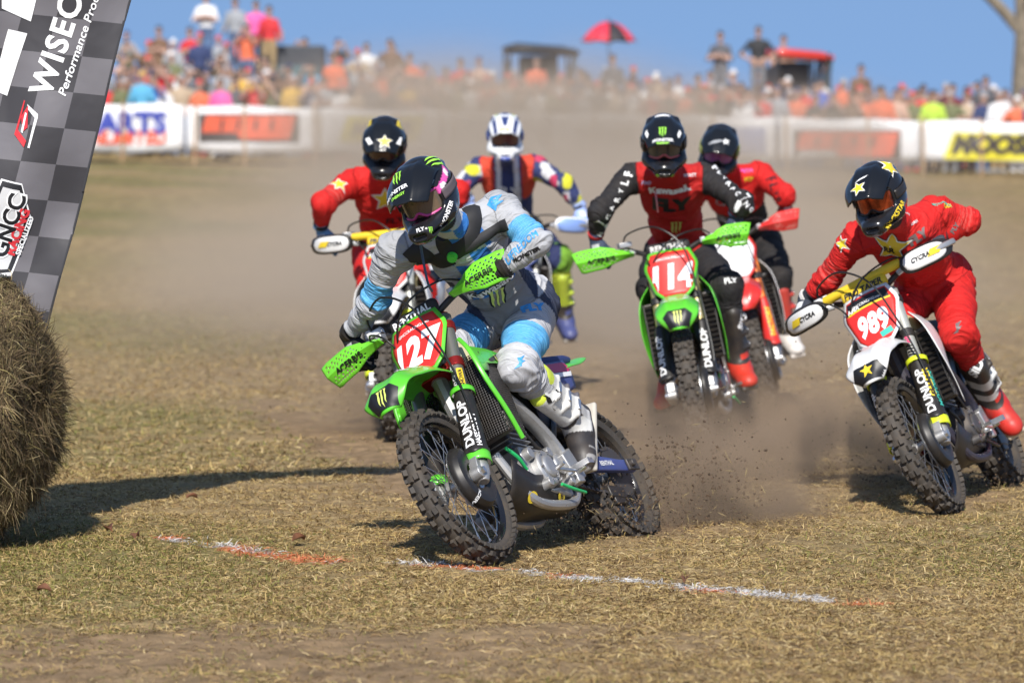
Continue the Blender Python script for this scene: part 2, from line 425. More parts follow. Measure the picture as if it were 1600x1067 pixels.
ys = np.array([-60, -25, -10, -2, 2, 4.5]+ys); sx = np.concatenate([[-40, -14, -6, -3, -1.8, -1.3], np.linspace(-1, 1, 190), [1.3, 1.8, 3, 6, 14, 40]])
XX = sx[None, :]*(1.0+.14*np.clip(ys, 8, None))[:, None]; YY = np.repeat(ys[:, None], len(sx), 1)
ZZ = gz(XX, YY); near = (YY > 9) & (YY < 30)
ZZ = ZZ+near*.02*(vnoise(np.stack([XX*16, YY*16, 0*XX], -1).reshape(-1, 3), 5).reshape(XX.shape)-.5)
ng, mg = XX.shape; idx = np.arange(ng*mg).reshape(ng, mg)
GF = np.stack([idx[:-1, :-1], idx[:-1, 1:], idx[1:, 1:], idx[1:, :-1]], -1).reshape(-1, 4)
GV = np.stack([XX, YY, ZZ], -1).reshape(-1, 3); gme = pymesh('ground', GV, GF); gme.shade_smooth()
cv, gr = cover(GV[:, 0], GV[:, 1]); soil = A(.235, .16, .09); straw = A(.29, .21, .10); grn = A(.17, .150, .055); dustc = A(.255, .185, .115)
fine = vnoise(GV*A(22, 22, 0), 21)[:, None]; mid = vnoise(GV*A(3.2, 1.6, 0), 22)[:, None]
gc = soil*(.72+.5*fine); gc = gc+(straw*(.7+.55*fine)-gc)*np.clip(cv*1.3-.2+.3*(mid[:, 0]-.5), 0, 1)[:, None]
gc = gc+(grn*(.75+.5*fine)-gc)*np.clip(gr*cv*1.5-.25, 0, .8)[:, None]
dq = (np.exp(-((GV[:, 0]-.6)/3.6)**2)*sst(21, 34, GV[:, 1])*sst(95, 70, GV[:, 1]))[:, None]; gc = gc+(dustc*(.9+.2*mid)-gc)*np.clip(dq*1.1, 0, 1)
d = paint_at(GV[:, 0], GV[:, 1]); pn = vnoise(GV*A(9, 9, 0), 31); on_ = (d < .08) & (pn > .38) & (YY.ravel() < 22)
gc[on_] = np.where((vnoise(GV[on_]*A(3, 5, 0), 33) > .48)[:, None], A(.45, .42, .40), A(.50, .16, .07))
colattr(gme, gc)
gm = M('field_soil', attr=True, rough=.95, bump=(70, .6, .02), var=(9, .22), spec=.15)
ground = mesh_obj('ground', gme, gm); ground['kind'] = 'structure'

# dry mown grass: every blade a bent strip
def blades(n, y0, y1, ln, wd, seed, pw=1.0, up=.35):
    r = np.random.default_rng(seed); y = 1/np.sqrt(r.uniform(1/y1**2, 1/y0**2, n)) if pw else r.uniform(y0, y1, n)
    x = r.uniform(-1, 1, n)*(.135*y+.25); c, g = cover(x, y); clump = vnoise(np.stack([x*5, y*5, 0*x], -1), 41)
    keep = r.uniform(0, 1, n) < np.clip(c*1.5*(.25+1.15*clump)-.10, .03, 1); x, y, c, g = x[keep], y[keep], c[keep], g[keep]; n = len(x)
    z = gz(x, y)+.003; a = r.uniform(0, 2*np.pi, n); tall = (r.uniform(0, 1, n) < .03+.16*g)
    el = np.where(tall, r.uniform(.5, 1.3, n), np.abs(r.normal(0, up, n))); L_ = ln*r.uniform(.4, 1.5, n)*np.where(tall, .8, 1); w_ = wd*r.uniform(.6, 1.4, n)
    dx, dy = np.cos(a), np.sin(a); bend = r.uniform(-.5, .5, n)
    p0 = np.stack([x, y, z], 1); d1 = np.stack([dx*np.cos(el), dy*np.cos(el), np.sin(el)], 1); el2 = np.clip(el-r.uniform(.1, .9, n), -.25, 1.3)
    d2 = np.stack([np.cos(a+bend)*np.cos(el2), np.sin(a+bend)*np.cos(el2), np.sin(el2)], 1); p1 = p0+d1*(L_*.5)[:, None]; p2 = p1+d2*(L_*.5)[:, None]
    p1[:, 2] = np.maximum(p1[:, 2], z+.004); p2[:, 2] = np.maximum(p2[:, 2], z+.003)
    s = np.stack([-dy, dx, r.normal(0, .6, n)], 1); s = unit(s)*w_[:, None]/2
    V = np.stack([p0-s, p0+s, p1-s*.9, p1+s*.9, p2-s*.25, p2+s*.25], 1).reshape(-1, 3); b = np.arange(n)[:, None]*6
    Fc = np.concatenate([b+A(0, 1, 3, 2).astype(int), b+A(2, 3, 5, 4).astype(int)], 1).reshape(-1, 4)
    pal = A(*[(.45, .315, .125), (.54, .415, .21), (.30, .19, .085), (.17, .105, .052), (.35, .255, .09)]).reshape(-1, 3); C = pal[r.choice(5, n, p=[.34, .17, .24, .13, .12])]
    gg = r.uniform(0, 1, n) < np.clip(g*.5+tall*.25-.10, 0, .9); C[gg] = A(*[(.20, .195, .045), (.27, .24, .065), (.14, .15, .03)]).reshape(-1, 3)[r.choice(3, gg.sum())]
    C = C*r.uniform(.62, 1.12, n)[:, None]; d = paint_at(x, y); pn = vnoise(np.stack([x*9, y*9, 0*x], -1), 31); q = (d < .075+.03*r.normal(size=n)) & (pn > .37) & (r.uniform(0, 1, n) < .74)
    wq = vnoise(np.stack([x*3, y*5, 0*x], -1), 33)+r.normal(0, .12, n) > .48; C[q] = np.where(wq[:, None], A(.58, .57, .56), A(.58, .19, .085))[q]
    return V, Fc, np.repeat(C, 6, 0)
grass_m = M('dry_grass', attr=True, rough=.7, spec=.25)
gn = grass_m.node_tree; bs = gn.nodes['Principled BSDF']
def grass(name, label, *a, **k):
    V, Fc, C = blades(*a, **k); me = pymesh(name, V, Fc); colattr(me, C); o = mesh_obj(name, me, grass_m); tag(o, label, kind='stuff'); return o
grass('dry_grass', 'dry straw coloured mown grass lying over the near field', 480000, 12.2, 22, .033, .0029, 3)
grass('field_grass', 'dry and green grass farther up the field', 120000, 21, 48, .042, .005, 4)
# curled leaves on the grass
lm = M('dead_leaf', (.16, .065, .03), .7, var=(40, .4)); LV = []
for i, (px, py, sz) in enumerate([(172, 838, .06), (466, 852, .05), (70, 932, .045), (1070, 917, .04), (215, 848, .05), (300, 785, .04)]):
    p = ground_pt(px, py); r_ = random.Random(i)
    m = MB().grid(lambda u, v: A((u-.5)*sz*1.4, (v-.5)*sz*math.sin(math.pi*(.06+.88*u))*(1-.5*u), .35*sz*(2*v-1)**2+.25*sz*math.sin(3*u)), 7, 5)
    o = m.build('fallen_leaf', lm, None, M4(rz(r_.uniform(0, 6))@rx(r_.uniform(-.5, .5)), p+A(0, 0, .02)), solid=.001); tag(o, ['dead leaf on the sunny edge of the shadow close to the bale', 'dark curled leaf just above the orange end of the line', 'dead leaf on bare earth below the bale, lowest of all', 'dark leaf lying on the white line right of the leading bike', 'reddish leaf between the bale and the start of the line', 'dead leaf inside the long shadow left of the leading bike'][i], 'leaf', 'dead leaves on the grass')
# ---------------------------------------------------------------- motocross bikes
CA = R(27); FU = A(-math.sin(CA), 0, math.cos(CA)); FN = A(math.cos(CA), 0, math.sin(CA)); S0 = A(.693, 0, .321)
FS, RS = .05, .07
FAX = A(.74, 0, .345)+FU*FS; RAX = A(-.74, 0, .34+RS)
def fp(t, y=0, n=0): return A(.713, y, .331)+FU*t+FN*n

rubber = M('tyre_rubber', (.040, .038, .036), .72, dirt=.32, bump=(60, .3, .004))
blk = M('black_plastic', (.012, .012, .013), .42, dirt=.12)
blk_gloss = M('black_gloss', (.008, .008, .010), .18, coat=.6)
alu = M('cast_aluminium', (.52, .52, .52), .42, .75, dirt=.25, bump=(90, .12, .002))
steel = M('bright_steel', (.62, .62, .63), .28, .9)
dark_steel = M('dark_steel', (.10, .10, .105), .45, .7, dirt=.4)
spoke_m = M('spoke_steel', (.50, .50, .51), .3, .9)
green = M('green_plastic', (.10, .58, .03), .32, coat=.25, var=(5, .06), dirt=.22)
green_hg = M('green_guard_plastic', (.17, .66, .03), .35, coat=.2, dirt=.12)
white_p = M('white_plastic', (.78, .78, .77), .33, coat=.25, dirt=.22)
red_p = M('red_plastic', (.62, .025, .02), .33, coat=.25, dirt=.10)
cream = M('translucent_tank', (.70, .62, .38), .35, var=(3, .1), trans=.15)
red_print = M('red_print', (.66, .028, .022), .4)
white_print = M('white_print', (.82, .82, .82), .45)
black_print = M('black_print', (.01, .01, .012), .45)
yellow_print = M('yellow_print', (.75, .55, .03), .45)
claw_green = M('lime_print', (.33, .75, .07), .4)
claw_yellow = M('pale_lime_print', (.62, .72, .16), .5)
red_anod = M('red_anodised', (.40, .03, .03), .3, .7)
blue_p = M('blue_plastic', (.045, .075, .26), .4, dirt=.2)
yellow_p = M('yellow_plastic', (.70, .62, .04), .4, dirt=.1)
lime_p = M('lime_yellow_plastic', (.62, .72, .02), .4, dirt=.1)
orange_p = M('orange_plastic', (.80, .20, .03), .4)
teal_print = M('teal_print', (.05, .45, .36), .45)
hose_m = M('black_hose', (.012, .012, .012), .4)
grey_fork = M('grey_fork_tube', (.22, .215, .20), .35, .6)
pale_fork = M('pale_fork_tube', (.55, .55, .50), .35, .5)
gold_fork = M('gold_fork_tube', (.50, .40, .18), .35, .7)

MESHES = {}
def share(key, fn):
    if key not in MESHES: MESHES[key] = fn()
    return MESHES[key]
def detach(o):
    me = o.data; bpy.data.objects.remove(o); return me
def tyre_mesh(Ro, wid, knob, steps, big):
    m = MB(); a = wid/2-.006; rc = Ro-knob-a*.95
    prof = [(rc+a*.95*math.cos(t), a*math.sin(t)) for t in np.linspace(-2.15, 2.15, 17)]
    prof += [(rc-a*.55, a*.55), (rc-a*.55, -a*.55)]
    m.lathe(prof, 72, closed=True)
    def kn(phi, th, lt, ll, h):
        rad = rc+a*.95*math.cos(th); y = a*math.sin(th)
        er = A(math.cos(phi), 0, math.sin(phi)); et = A(-math.sin(phi), 0, math.cos(phi)); ey = A(0, 1, 0)
        n = er*math.cos(th)+ey*math.sin(th); l = ey*math.cos(th)-er*math.sin(th)
        c = er*rad+ey*y+n*(h/2-.003); V = []
        for k, q in ((-1, 1.0), (1, .82)):
            for i, j in ((-1, -1), (1, -1), (1, 1), (-1, 1)):
                V.append(c+et*i*lt/2*q+l*j*ll/2*q+n*k*(h/2+.003))
        m.add(V, [(4, 5, 6, 7), (0, 1, 5, 4), (1, 2, 6, 5), (2, 3, 7, 6), (3, 0, 4, 7)])
    r2 = random.Random(3)
    for i in range(steps):
        ph = 2*math.pi*i/steps; d = 2*math.pi/steps; j = lambda: r2.uniform(-.004, .004)
        if i % 2 == 0:
            for sg in (-1, 1): kn(ph+j(), sg*R(18), .029*big, wid*.245, knob)
            for sg in (-1, 1): kn(ph+d*.45+j(), sg*R(76), .031*big, wid*.19, knob*1.1)
        else:
            for sg in (-1, 1): kn(ph+j(), sg*R(47), .028*big, wid*.235, knob)
            if big > 1.1: kn(ph+d*.1, 0, .022*big, wid*.2, knob)
            for sg in (-1, 1): kn(ph+d*.45+j(), sg*R(76), .026*big, wid*.17, knob)
    return detach(m.build('tyre', rubber))
def rim_mesh(rr, w2):
    m = MB(); m.lathe([(rr+.012, w2), (rr+.012, w2-.004), (rr-.004, w2*.6), (rr-.010, 0), (rr-.004, -w2*.6), (rr+.012, -w2+.004), (rr+.012, -w2), (rr+.004, -w2), (rr-.016, -w2*.45), (rr-.02, 0), (rr-.016, w2*.45), (rr+.004, w2)], 64, closed=True)
    return detach(m.build('rim', blk_gloss))
def hub_mesh(w2, rf):
    m = MB(); m.lathe([(.001, w2+.012), (.016, w2+.012), (.018, w2), (rf, w2-.006), (rf, w2-.012), (.022, w2-.02), (.02, 0), (.022, -w2+.02), (rf, -w2+.012), (rf, -w2+.006), (.018, -w2), (.016, -w2-.012), (.001, -w2-.012)], 28)
    return detach(m.build('hub', alu))
def spoke_mesh(rr, w2, rf, sg, cross):
    m = MB(); a = A(rf*math.cos(cross), sg*(w2-.009), rf*math.sin(cross)); b = A((rr-.012), sg*.006, 0)
    m.tube([a, b], .0017, 6); m.tube([b-unit(b-a)*.016, b], .0030, 6); return detach(m.build('spoke', spoke_m))
def wheel(name, parent, m4, front, detailed, spin=0.0):
    k = 'f' if front else 'r'
    Ro, wid, rr, w2, rf = (.345, .088, .272, .040, .036) if front else (.340, .118, .248, .050, .048)
    h = bpy.data.objects.new(name, share('hub'+k, lambda: hub_mesh(w2, rf))); link(h, parent, m4@M4(ry(spin), (0, 0, 0)))
    o = bpy.data.objects.new('tyre', share('tyre'+k, lambda: tyre_mesh(Ro, wid, 0.0155 if front else .018, 54 if front else 42, 1 if front else 1.25))); link(o, h)
    o = bpy.data.objects.new('rim', share('rim'+k, lambda: rim_mesh(rr, .028 if front else .034))); link(o, h)
    if detailed:
        for i in range(36):
            sg = 1 if i % 2 else -1; cr = (.95 if (i//2) % 2 else -.95)
            o = bpy.data.objects.new('spoke', share(f'sp{k}{sg}{cr}', lambda: spoke_mesh(rr, w2, rf, sg, cr)))
            link(o, h, M4(ry(2*math.pi*i/36), (0, 0, 0)))
    else:
        def sp():
            m = MB()
            for i in range(36):
                sg = 1 if i % 2 else -1; cr = (.95 if (i//2) % 2 else -.95); q = ry(2*math.pi*i/36)
                m.tube([q@A(rf*math.cos(cr), sg*(w2-.009), rf*math.sin(cr)), q@A(rr-.012, sg*.006, 0)], .0022, 4)
            return detach(m.build('spoke_lacing', spoke_m))
        o = bpy.data.objects.new('spoke_lacing', share('spj'+k, sp)); link(o, h)
    return h
def perforated(fn, nu, nv, hole, r=.36):
    """a plate of square cells, some of them with an octagonal hole; fn maps cell coordinates to space"""
    m = MB(); P = {}
    def vid(a, b):
        q = (round(a, 4), round(b, 4))
        if q not in P: P[q] = len(m.v); m.v.append(tuple(fn(a/nu, b/nv)))
        return P[q]
    for i in range(nu):
        for j in range(nv):
            ring = [vid(i+a, j+b) for a, b in ((0, 0), (.5, 0), (1, 0), (1, .5), (1, 1), (.5, 1), (0, 1), (0, .5))]
            if hole(i, j):
                s = math.sqrt(.5); inn = [vid(i+.5+r*a, j+.5+r*b) for a, b in ((-s, -s), (0, -1), (s, -s), (1, 0), (s, s), (0, 1), (-s, s), (-1, 0))]
                for k in range(8): m.f.append((ring[k], ring[(k+1) % 8], inn[(k+1) % 8], inn[k]))
            else: m.f.append(tuple(ring))
    return m

def make_bike(st, pose):
    X, Y, a, roll, pitch, steer, z0 = pose
    Rw = rz(math.atan2(-math.cos(a), -math.sin(a)))@rx(roll)@ry(pitch); T = A(X, Y, z0)
    root = empty('dirt_bike', M4(Rw, T)); tag(root, st['label'], 'dirt bike', 'dirt bikes racing across the field')
    Rs = axrot(FU, steer); ST = M4(Rs, S0-Rs@S0); I4 = Matrix.Identity(4)
    det = st['det']; pl = st['plastic']; B = {'root': root, 'Rw': Rw, 'T': T, 'ST': ST, 'det': det}
    def Wp(p, stq=False):
        p = np.asarray(p, float)
        if stq: p = S0+Rs@(p-S0)
        return T+Rw@p
    def Wd(d, stq=False): return Rw@(Rs@np.asarray(d, float) if stq else np.asarray(d, float))
    B['W'] = Wp; B['D'] = Wd
    # --- wheels
    fw = wheel('front_wheel', root, ST@M4(np.eye(3), FAX), True, det, .1)
    B['fw'] = fw; wheel('rear_wheel', root, M4(np.eye(3), RAX), False, det, .3)
    # --- fork: each leg with its guard and axle lug
    for sg in (1, -1):
        y = .105*sg
        leg = MB().tube([fp(.40, y), fp(.80, y), fp(.87, y)], [.029, .0295, .0285], 18).build('fork_leg', st['fork'], root, ST)
        MB().tube([fp(.05, y), fp(.42, y)], .0235, 14).build('slider_tube', steel, leg)
        m = MB().tube([fp(.02, y), fp(.06, y), fp(.12, y), fp(.14, y)], [.022, .034, .034, .026], 14)
        m.tube([FAX+A(0, y-.024*sg, 0), FAX+A(0, y+.022*sg, 0)], [.030, .027], 16).box(FAX+A(-.01, y, .03), (.035, .04, .07), ry(-CA))
        m.build('axle_lug', alu, leg, bevel=.003)
        MB().tube([FAX+A(0, y+.02*sg, 0), FAX+A(0, y+.036*sg, 0)], [.017, .015], 6).build('axle_nut', steel, leg)
        c0 = R(20)*sg
        def gf(u, v, c0=c0, y=y):
            th = c0+(v-.5)*R(215); t = .135+.335*u; rr = .040+.006*(1-u)+.006*math.exp(-((u-.03)/.08)**2)
            end = .04*abs(v-.5)*2; t = t+(-end if u > .98 else end if u < .02 else 0)
            return fp(t, y)+(FN*math.cos(th)+A(0, 1, 0)*math.sin(th))*rr
        g = MB().grid(gf, 20, 22).build('fork_guard', st['guard'], root, ST, solid=.004); B[f'guard{sg}'] = g
        for t0, t1 in ((.105, .15), (.455, .478)):
            if st.get('guard_end'):
                def ge(u, v, t0=t0, t1=t1, y=y, c0=c0):
                    th = c0+(v-.5)*R(230); return fp(t0+(t1-t0)*u, y)+(FN*math.cos(th)+A(0, 1, 0)*math.sin(th))*.0495
                MB().grid(ge, 4, 22).build('guard_clamp', st['guard_end'], g, solid=.004)
        if det:
            MB().tube([fp(.885, y), fp(.87, y)], .02, 6).build('fork_cap', red_anod if st['kind'] == 'kx' else steel, leg)
    for t, nn in ((.62, .03), (.81, .026)):
        cl = MB(); c = fp(t, 0, -.012); cl.box(c, (.075, .16, nn), ry(-CA))
        for sg in (1, -1): cl.tube([fp(t-nn*.7, .105*sg), fp(t+nn*.7, .105*sg)], .036, 18)
        cl.build('triple_clamp', st.get('clamp', blk), root, ST, bevel=.003)
    # --- brake
    br = MB().lathe([(.085, .004), (.135, .004), (.135, 0), (.085, 0)], 40, FAX+A(0, .052, 0), closed=True)
    for i in range(6):
        q = ry(i*math.pi/3); br.box(FAX+A(0, .052, 0)+q@A(.06, 0, 0), (.07, .004, .012), q)
    br.build('brake_disc', steel, root, ST)
    MB().box(FAX+A(-.115, .075, .075), (.05, .045, .09), ry(.5)).box(FAX+A(-.10, .10, .07), (.03, .02, .06), ry(.5)).build('brake_caliper', dark_steel, root, ST, bevel=.006)
    def dg(u, v):
        an = R(205)+R(225)*u; r0, r1 = .045+.03*math.sin(math.pi*u), .152-.02*(1-math.sin(math.pi*u))
        r = r0+(r1-r0)*v; yy = .088-.03*max(0, v-.82)/.18
        return FAX+A(-.02, 0, .01)+A(r*math.cos(an), yy+.01*math.sin(v*3.1), r*math.sin(an))
    B['dguard'] = MB().grid(dg, 36, 10).build('disc_guard', blk, root, ST, solid=.006)
    # --- front fender
    fx = spline([(.985, .728, .048, .004), (.975, .772, .086, .010), (.945, .825, .110, .026), (.88, .866, .116, .045), (.78, .888, .116, .052), (.64, .902, .114, .050), (.48, .893, .112, .055), (.36, .852, .095, .05), (.25, .77, .07, .03), (.19, .69, .05, .02)], 41)
    def ff(u, v):
        x, z, w_, dr = fx[int(round(u*40))]; q = 2*v-1
        ridge = .010*math.exp(-((abs(q)-.45)/.16)**2)*(1 if .03 < u < .75 else 0)
        return A(x-.035*abs(q)**2.2*sst(.40, .0, u), w_*q, z-dr*abs(q)**2.6+ridge)
    B['fender'] = MB().grid(ff, 41, 25).build('front_fender', st['fender'], root, ST, solid=.004)
    # --- number plate
    pw = [(-.098, .128), (.098, .128), (.128, .055), (.092, -.085), (.055, -.125), (-.055, -.125), (-.092, -.085), (-.128, .055)]
    pc = fp(.735, 0, .085)
    def plate(sc, off, th):
        m = MB(); ys = np.linspace(-1, 1, 15); rows = []
        sc = sc*1.15; zz = np.linspace(-.125, .128, 13)*sc
        wz = lambda z: np.interp(z/sc, [-.125, -.085, .055, .128], [.055, .092, .128, .098])*sc
        return m.grid(lambda u, v: pc+FN*(off-1.4*((2*v-1)*wz(zz[int(round(u*12))]))**2)+FU*zz[int(round(u*12))]+A(0, (2*v-1)*wz(zz[int(round(u*12))]), 0), 13, 15)
    pb = plate(1, 0, .004).build('number_plate', st['plate'], root, ST, solid=.005); B['plate'] = pb
    pr = plate(.90, .0045, .001).build('number_background', st['plate_bg'], pb, solid=.001); B['plate_bg'] = pr
    # --- handlebar
    bp = [(.160, -.405, 1.190), (.195, -.33, 1.188), (.265, -.20, 1.18), (.315, -.10, 1.142), (.325, -.05, 1.132), (.325, .05, 1.132), (.315, .10, 1.142), (.265, .20, 1.18), (.195, .33, 1.188), (.160, .405, 1.190)]
    hb = MB().tube(spline(bp, 60), .0142, 12).build('handlebar', st.get('bar', blk), root, ST); B['bar'] = hb
    cl = MB()
    for sg in (1, -1): cl.box((.325, .05*sg, 1.135), (.045, .03, .06)).cyl((.325, .05*sg, 1.06), (.325, .05*sg, 1.12), .014)
    cl.build('bar_clamp', dark_steel, hb, bevel=.004)
    pd = MB().box((.345, 0, 1.168), (.05, .235, .058), ry(-.25)).build('bar_pad', st['pad'], root, ST, bevel=.018); B['pad'] = pd
    if st['kind'] == 'husky':
        MB().tube([(.315, -.20, 1.205), (.335, -.12, 1.205), (.335, .12, 1.205), (.315, .20, 1.205)], .022, 12).build('cross_bar_pad', st['pad'], hb)
    for sg in (1, -1):
        gA, gB = A(.200, .315*sg, 1.189), A(.160, .405*sg, 1.191)
        MB().tube([gA, gA+(gB-gA)*.04, gA+(gB-gA)*.1, gB], [.026, .026, .0172, .0176], 12).build('grip', blk, hb)
        pq = A(.245, .25*sg, 1.187)
        MB().box(pq, (.045, .05, .035)).cyl(pq+A(.02, -.03*sg, 0), pq+A(.035, .02*sg, .0), .013).build('lever_perch', alu, hb, bevel=.004)
        MB().tube(spline([pq+A(.03, .0, -.002), pq+A(.045, .05*sg, -.006), pq+A(.02, .13*sg, -.010), pq+A(-.002, .165*sg, -.008)], 12), .0065, 8).build('lever', steel, hb)
        if sg < 0: MB().box(pq+A(.015, .02, .035), (.055, .07, .028), rz(.3)).build('master_cylinder', alu, hb, bevel=.004)
        # hand guards
        if st['hg'] == 'vented':
            def hf(u, v, sg=sg):
                q = 2*v-1; hu = np.interp(u, [0, .12, .3, .55, .9, 1], [.016, .022, .036, .060, .062, .055]); cz = np.interp(u, [0, .3, 1], [1.175, 1.182, 1.192])
                yy = .185+(.252 if sg > 0 else .315)*u+.02*q*sst(.8, 1, u)
                xx = .335-.055*u*u+.018*(1-abs(q))-.012*abs(q)
                if u < .3 and q > 0: hu *= .8
                return A(xx, sg*yy, cz-.006-.02*u*u+hu*q)
            def hole(i, j):
                if i < 6 or i > 20: return False
                if j in (0, 9): return False
                if j in (4, 5): return False
                if i < 9 and j > 6: return False
                return (i+j) % 2 == 0 or j in (1, 8) and i > 10 and (i % 2 == 0)
            h = perforated(hf, 22, 10, hole, .40).build('hand_guard', st['hgm'], root, ST, solid=.0035); B[f'hg{sg}'] = h
            MB().box((.315, .19*sg, 1.178), (.05, .03, .03)).build('guard_mount', alu, hb, bevel=.004)
        else:
            def hf(u, v, sg=sg, off=0, k=1):
                q = (2*v-1)*k; uu = .5+(u-.5)*k; hu = .043*(1-abs(2*u-1)**3.5)**.5+.006
                yy = .205+(.215 if sg > 0 else .245)*uu; xx = .345-.115*uu*uu*uu-.02*uu+.012*(1-q*q)+off
                return A(xx, sg*yy, 1.182+hu*q-.004)
            h = MB().grid(lambda u, v: hf(u, v, sg, .006, .88), 24, 12).build('hand_guard', st['hgm'], root, ST, solid=.005); B[f'hg{sg}'] = h
            MB().grid(lambda u, v: hf(u, v, sg, -.004, 1.06), 24, 12).build('guard_backing', st.get('hgb', blk), h, solid=.008)
            MB().tube(spline([(.325, .17*sg, 1.165), (.335, .25*sg, 1.178), (.30, .36*sg, 1.182), (.20, .44*sg, 1.187), (.16, .41*sg, 1.19)], 20), .009, 8, flat=1.6).build('guard_bar', st.get('hgbar', alu), hb)
    MB().tube(spline([(.25, -.24, 1.215), (.33, -.20, 1.275), (.45, -.05, 1.285), (.505, .075, 1.17), (.52, .115, .98), (.545, .135, .80), (.62, .145, .58), (.66, .13, .47)], 40), .0048, 8).build('brake_hose', hose_m, hb)
    MB().tube(spline([(.25, .24, 1.20), (.36, .17, 1.235), (.44, .02, 1.20), (.40, -.10, 1.08), (.30, -.11, .92)], 30), .0045, 8).build('clutch_cable', hose_m, hb)
    MB().tube(spline([(.23, -.28, 1.18), (.36, -.21, 1.20), (.42, -.12, 1.12), (.34, -.10, .95)], 24), .0045, 8).build('throttle_cable', hose_m, hb)
    # --- frame and engine
    fr = MB()
    for sg in (1, -1):
        fr.tube(spline([(.42, .035*sg, .93), (.28, .092*sg, .83), (.05, .112*sg, .66), (-.12, .108*sg, .48), (-.15, .10*sg, .32)], 16), [.034]*5+[.037]*6+[.034]*5, 10, flat=.62)
        fr.tube(spline([(.36, .05*sg, .50), (.31, .075*sg, .32), (.20, .085*sg, .255), (-.05, .09*sg, .25), (-.15, .09*sg, .30)], 16), .021, 10)
        fr.tube([(.04, .08*sg, .82), (-.30, .085*sg, .84), (-.66, .07*sg, .885)], .014, 8); fr.tube([(-.14, .095*sg, .52), (-.45, .085*sg, .80)], .013, 8)
    fr.tube(spline([(.41, 0, .90), (.41, 0, .70), (.365, 0, .48)], 8), [.036]*8, 10); fr.tube([S0+FU*.60, S0+FU*.80], .036, 14)
    fr.build('frame', st.get('frame', alu), root)
    en = MB().box((.06, 0, .40), (.34, .20, .20), ry(-.1)).box((-.08, 0, .42), (.12, .19, .16))
    en.tube([(.10, .085, .40), (.10, .135, .40)], [.088, .078], 24).tube([(-.0, -.10, .42), (-.0, -.145, .42)], [.095, .085], 24)
    en.tube([(.10, .13, .40), (.10, .148, .40)], [.055, .048], 20).tube([(-.06, .09, .42), (-.06, .125, .42)], [.05, .045], 16)
    eng = en.build('engine', st.get('engine', alu), root, bevel=.012)
    for k_, (bx, bz, br_) in enumerate(((.19, .47, .03), (.02, .47, .026), (-.10, .36, .03), (.17, .33, .024), (-.03, .33, .022))): MB().tube([(bx, .09, bz), (bx, .128+.006*k_, bz)], [br_, br_*.85], 14).build('case_boss', eng.data.materials[0], eng, bevel=.002)
    MB().tube(spline([(.10, .10, .64), (.16, .125, .58), (.12, .13, .50), (.03, .12, .46)], 14), .006, 8).build('wire_loom', blk, eng); MB().tube(spline([(.30, .10, .62), (.24, .12, .66), (.16, .11, .70)], 10), .014, 8).build('coolant_hose', blk, eng)
    MB().box((-.13, .13, .40), (.10, .03, .14), ry(.3)).box((-.10, .14, .34), (.06, .04, .05)).build('peg_bracket', alu, root, bevel=.006)
    cyl = MB().box((.135, 0, .57), (.15, .15, .13), ry(-.12)).box((.12, 0, .69), (.17, .16, .12), ry(-.12))
    cyl.build('cylinder_head', dark_steel, eng, bevel=.012)
    fin = MB()
    for i in range(5): fin.box((.135-.003*i, 0, .525+.024*i), (.175, .175, .005), ry(-.12))
    fin.build('cooling_fins', alu, eng)
    for k in range(6):
        an = k*math.pi/3; MB().tube([A(.10+.07*math.cos(an), .135, .40+.07*math.sin(an)), A(.10+.07*math.cos(an), .145, .40+.07*math.sin(an))], .006, 6).build('cover_bolt', steel, eng)
    MB().tube(spline([(.21, -.03, .66), (.31, -.06, .58), (.34, -.09, .47), (.24, -.155, .46), (.0, -.165, .55), (-.2, -.155, .66)], 30), .021, 12).build('exhaust_pipe', M('exhaust_titanium', (.35, .30, .27), .35, .8), root)
    MB().tube([(-.2, -.155, .66), (-.26, -.16, .685), (-.58, -.165, .81), (-.64, -.165, .83)], [.024, .052, .052, .034], 18).build('muffler', st.get('muffler', alu), root)
    def sk(u, v):
        q = 2*v-1; x = .42-.56*u; z = .235+.22*max(0, (u-.0-.3)*-1)**1.2*1.4+.13*abs(q)**3+.01*u
        return A(x, q*(.130-.02*u), z)
    B['skid'] = MB().grid(sk, 18, 15).build('skid_plate', st.get('skid', blk), root, solid=.005)
    if det:
        MB().tube(spline([(.10, .15, .31), (.02, .16, .28), (-.07, .158, .265)], 14), .007, 8).build('vent_hose', st.get('hose', hose_m), root)
        MB().tube(spline([(.37, .11, .50), (.32, .12, .45), (.27, .11, .40)], 10), .008, 8).build('water_hose', st.get('hose', hose_m), root)
        MB().tube([(-.04, .14, .36), (-.04, .17, .36), (.13, .175, .37), (.135, .215, .375)], .008, 8).build('shift_lever', steel, root)
    # --- radiators, shrouds, tank
    for sg in (1, -1):
        rd = MB().box((.375, .128*sg, .715), (.035, .125, .36), ry(-.22)).build('radiator', dark_steel, root, bevel=.004)
        lv = MB()
        for i in range(13): lv.box(A(.405, .128*sg, .715)+ry(-.22)@A(0, 0, -.165+.0275*i), (.03, .128, .004), ry(.5))
        for q in (-1, 0, 1): lv.box(A(.412, .128*sg+.06*q, .715), (.012, .005, .35), ry(-.22))
        lv.build('louver_panel', blk, rd)
        if st['kind'] == 'kx' and st.get('mesh', True) and det:
            mg = perforated(lambda u, v: A(.425, .128*sg+(u-.5)*.14, .715)+ry(-.22)@A(.012*math.sin(math.pi*u), 0, (v-.5)*.37), 13, 34, lambda i, j: True, .40)
            mg.build('mesh_guard', blk, rd, solid=.003)
            def sf2(u, v): return A(.40-.20*u, (.195+.0*v-.03*u)*sg, .715)+ry(-.22)@A(0, 0, (v-.5)*.35)
            perforated(sf2, 18, 32, lambda i, j: True, .40).build('side_mesh', blk, rd, solid=.003)
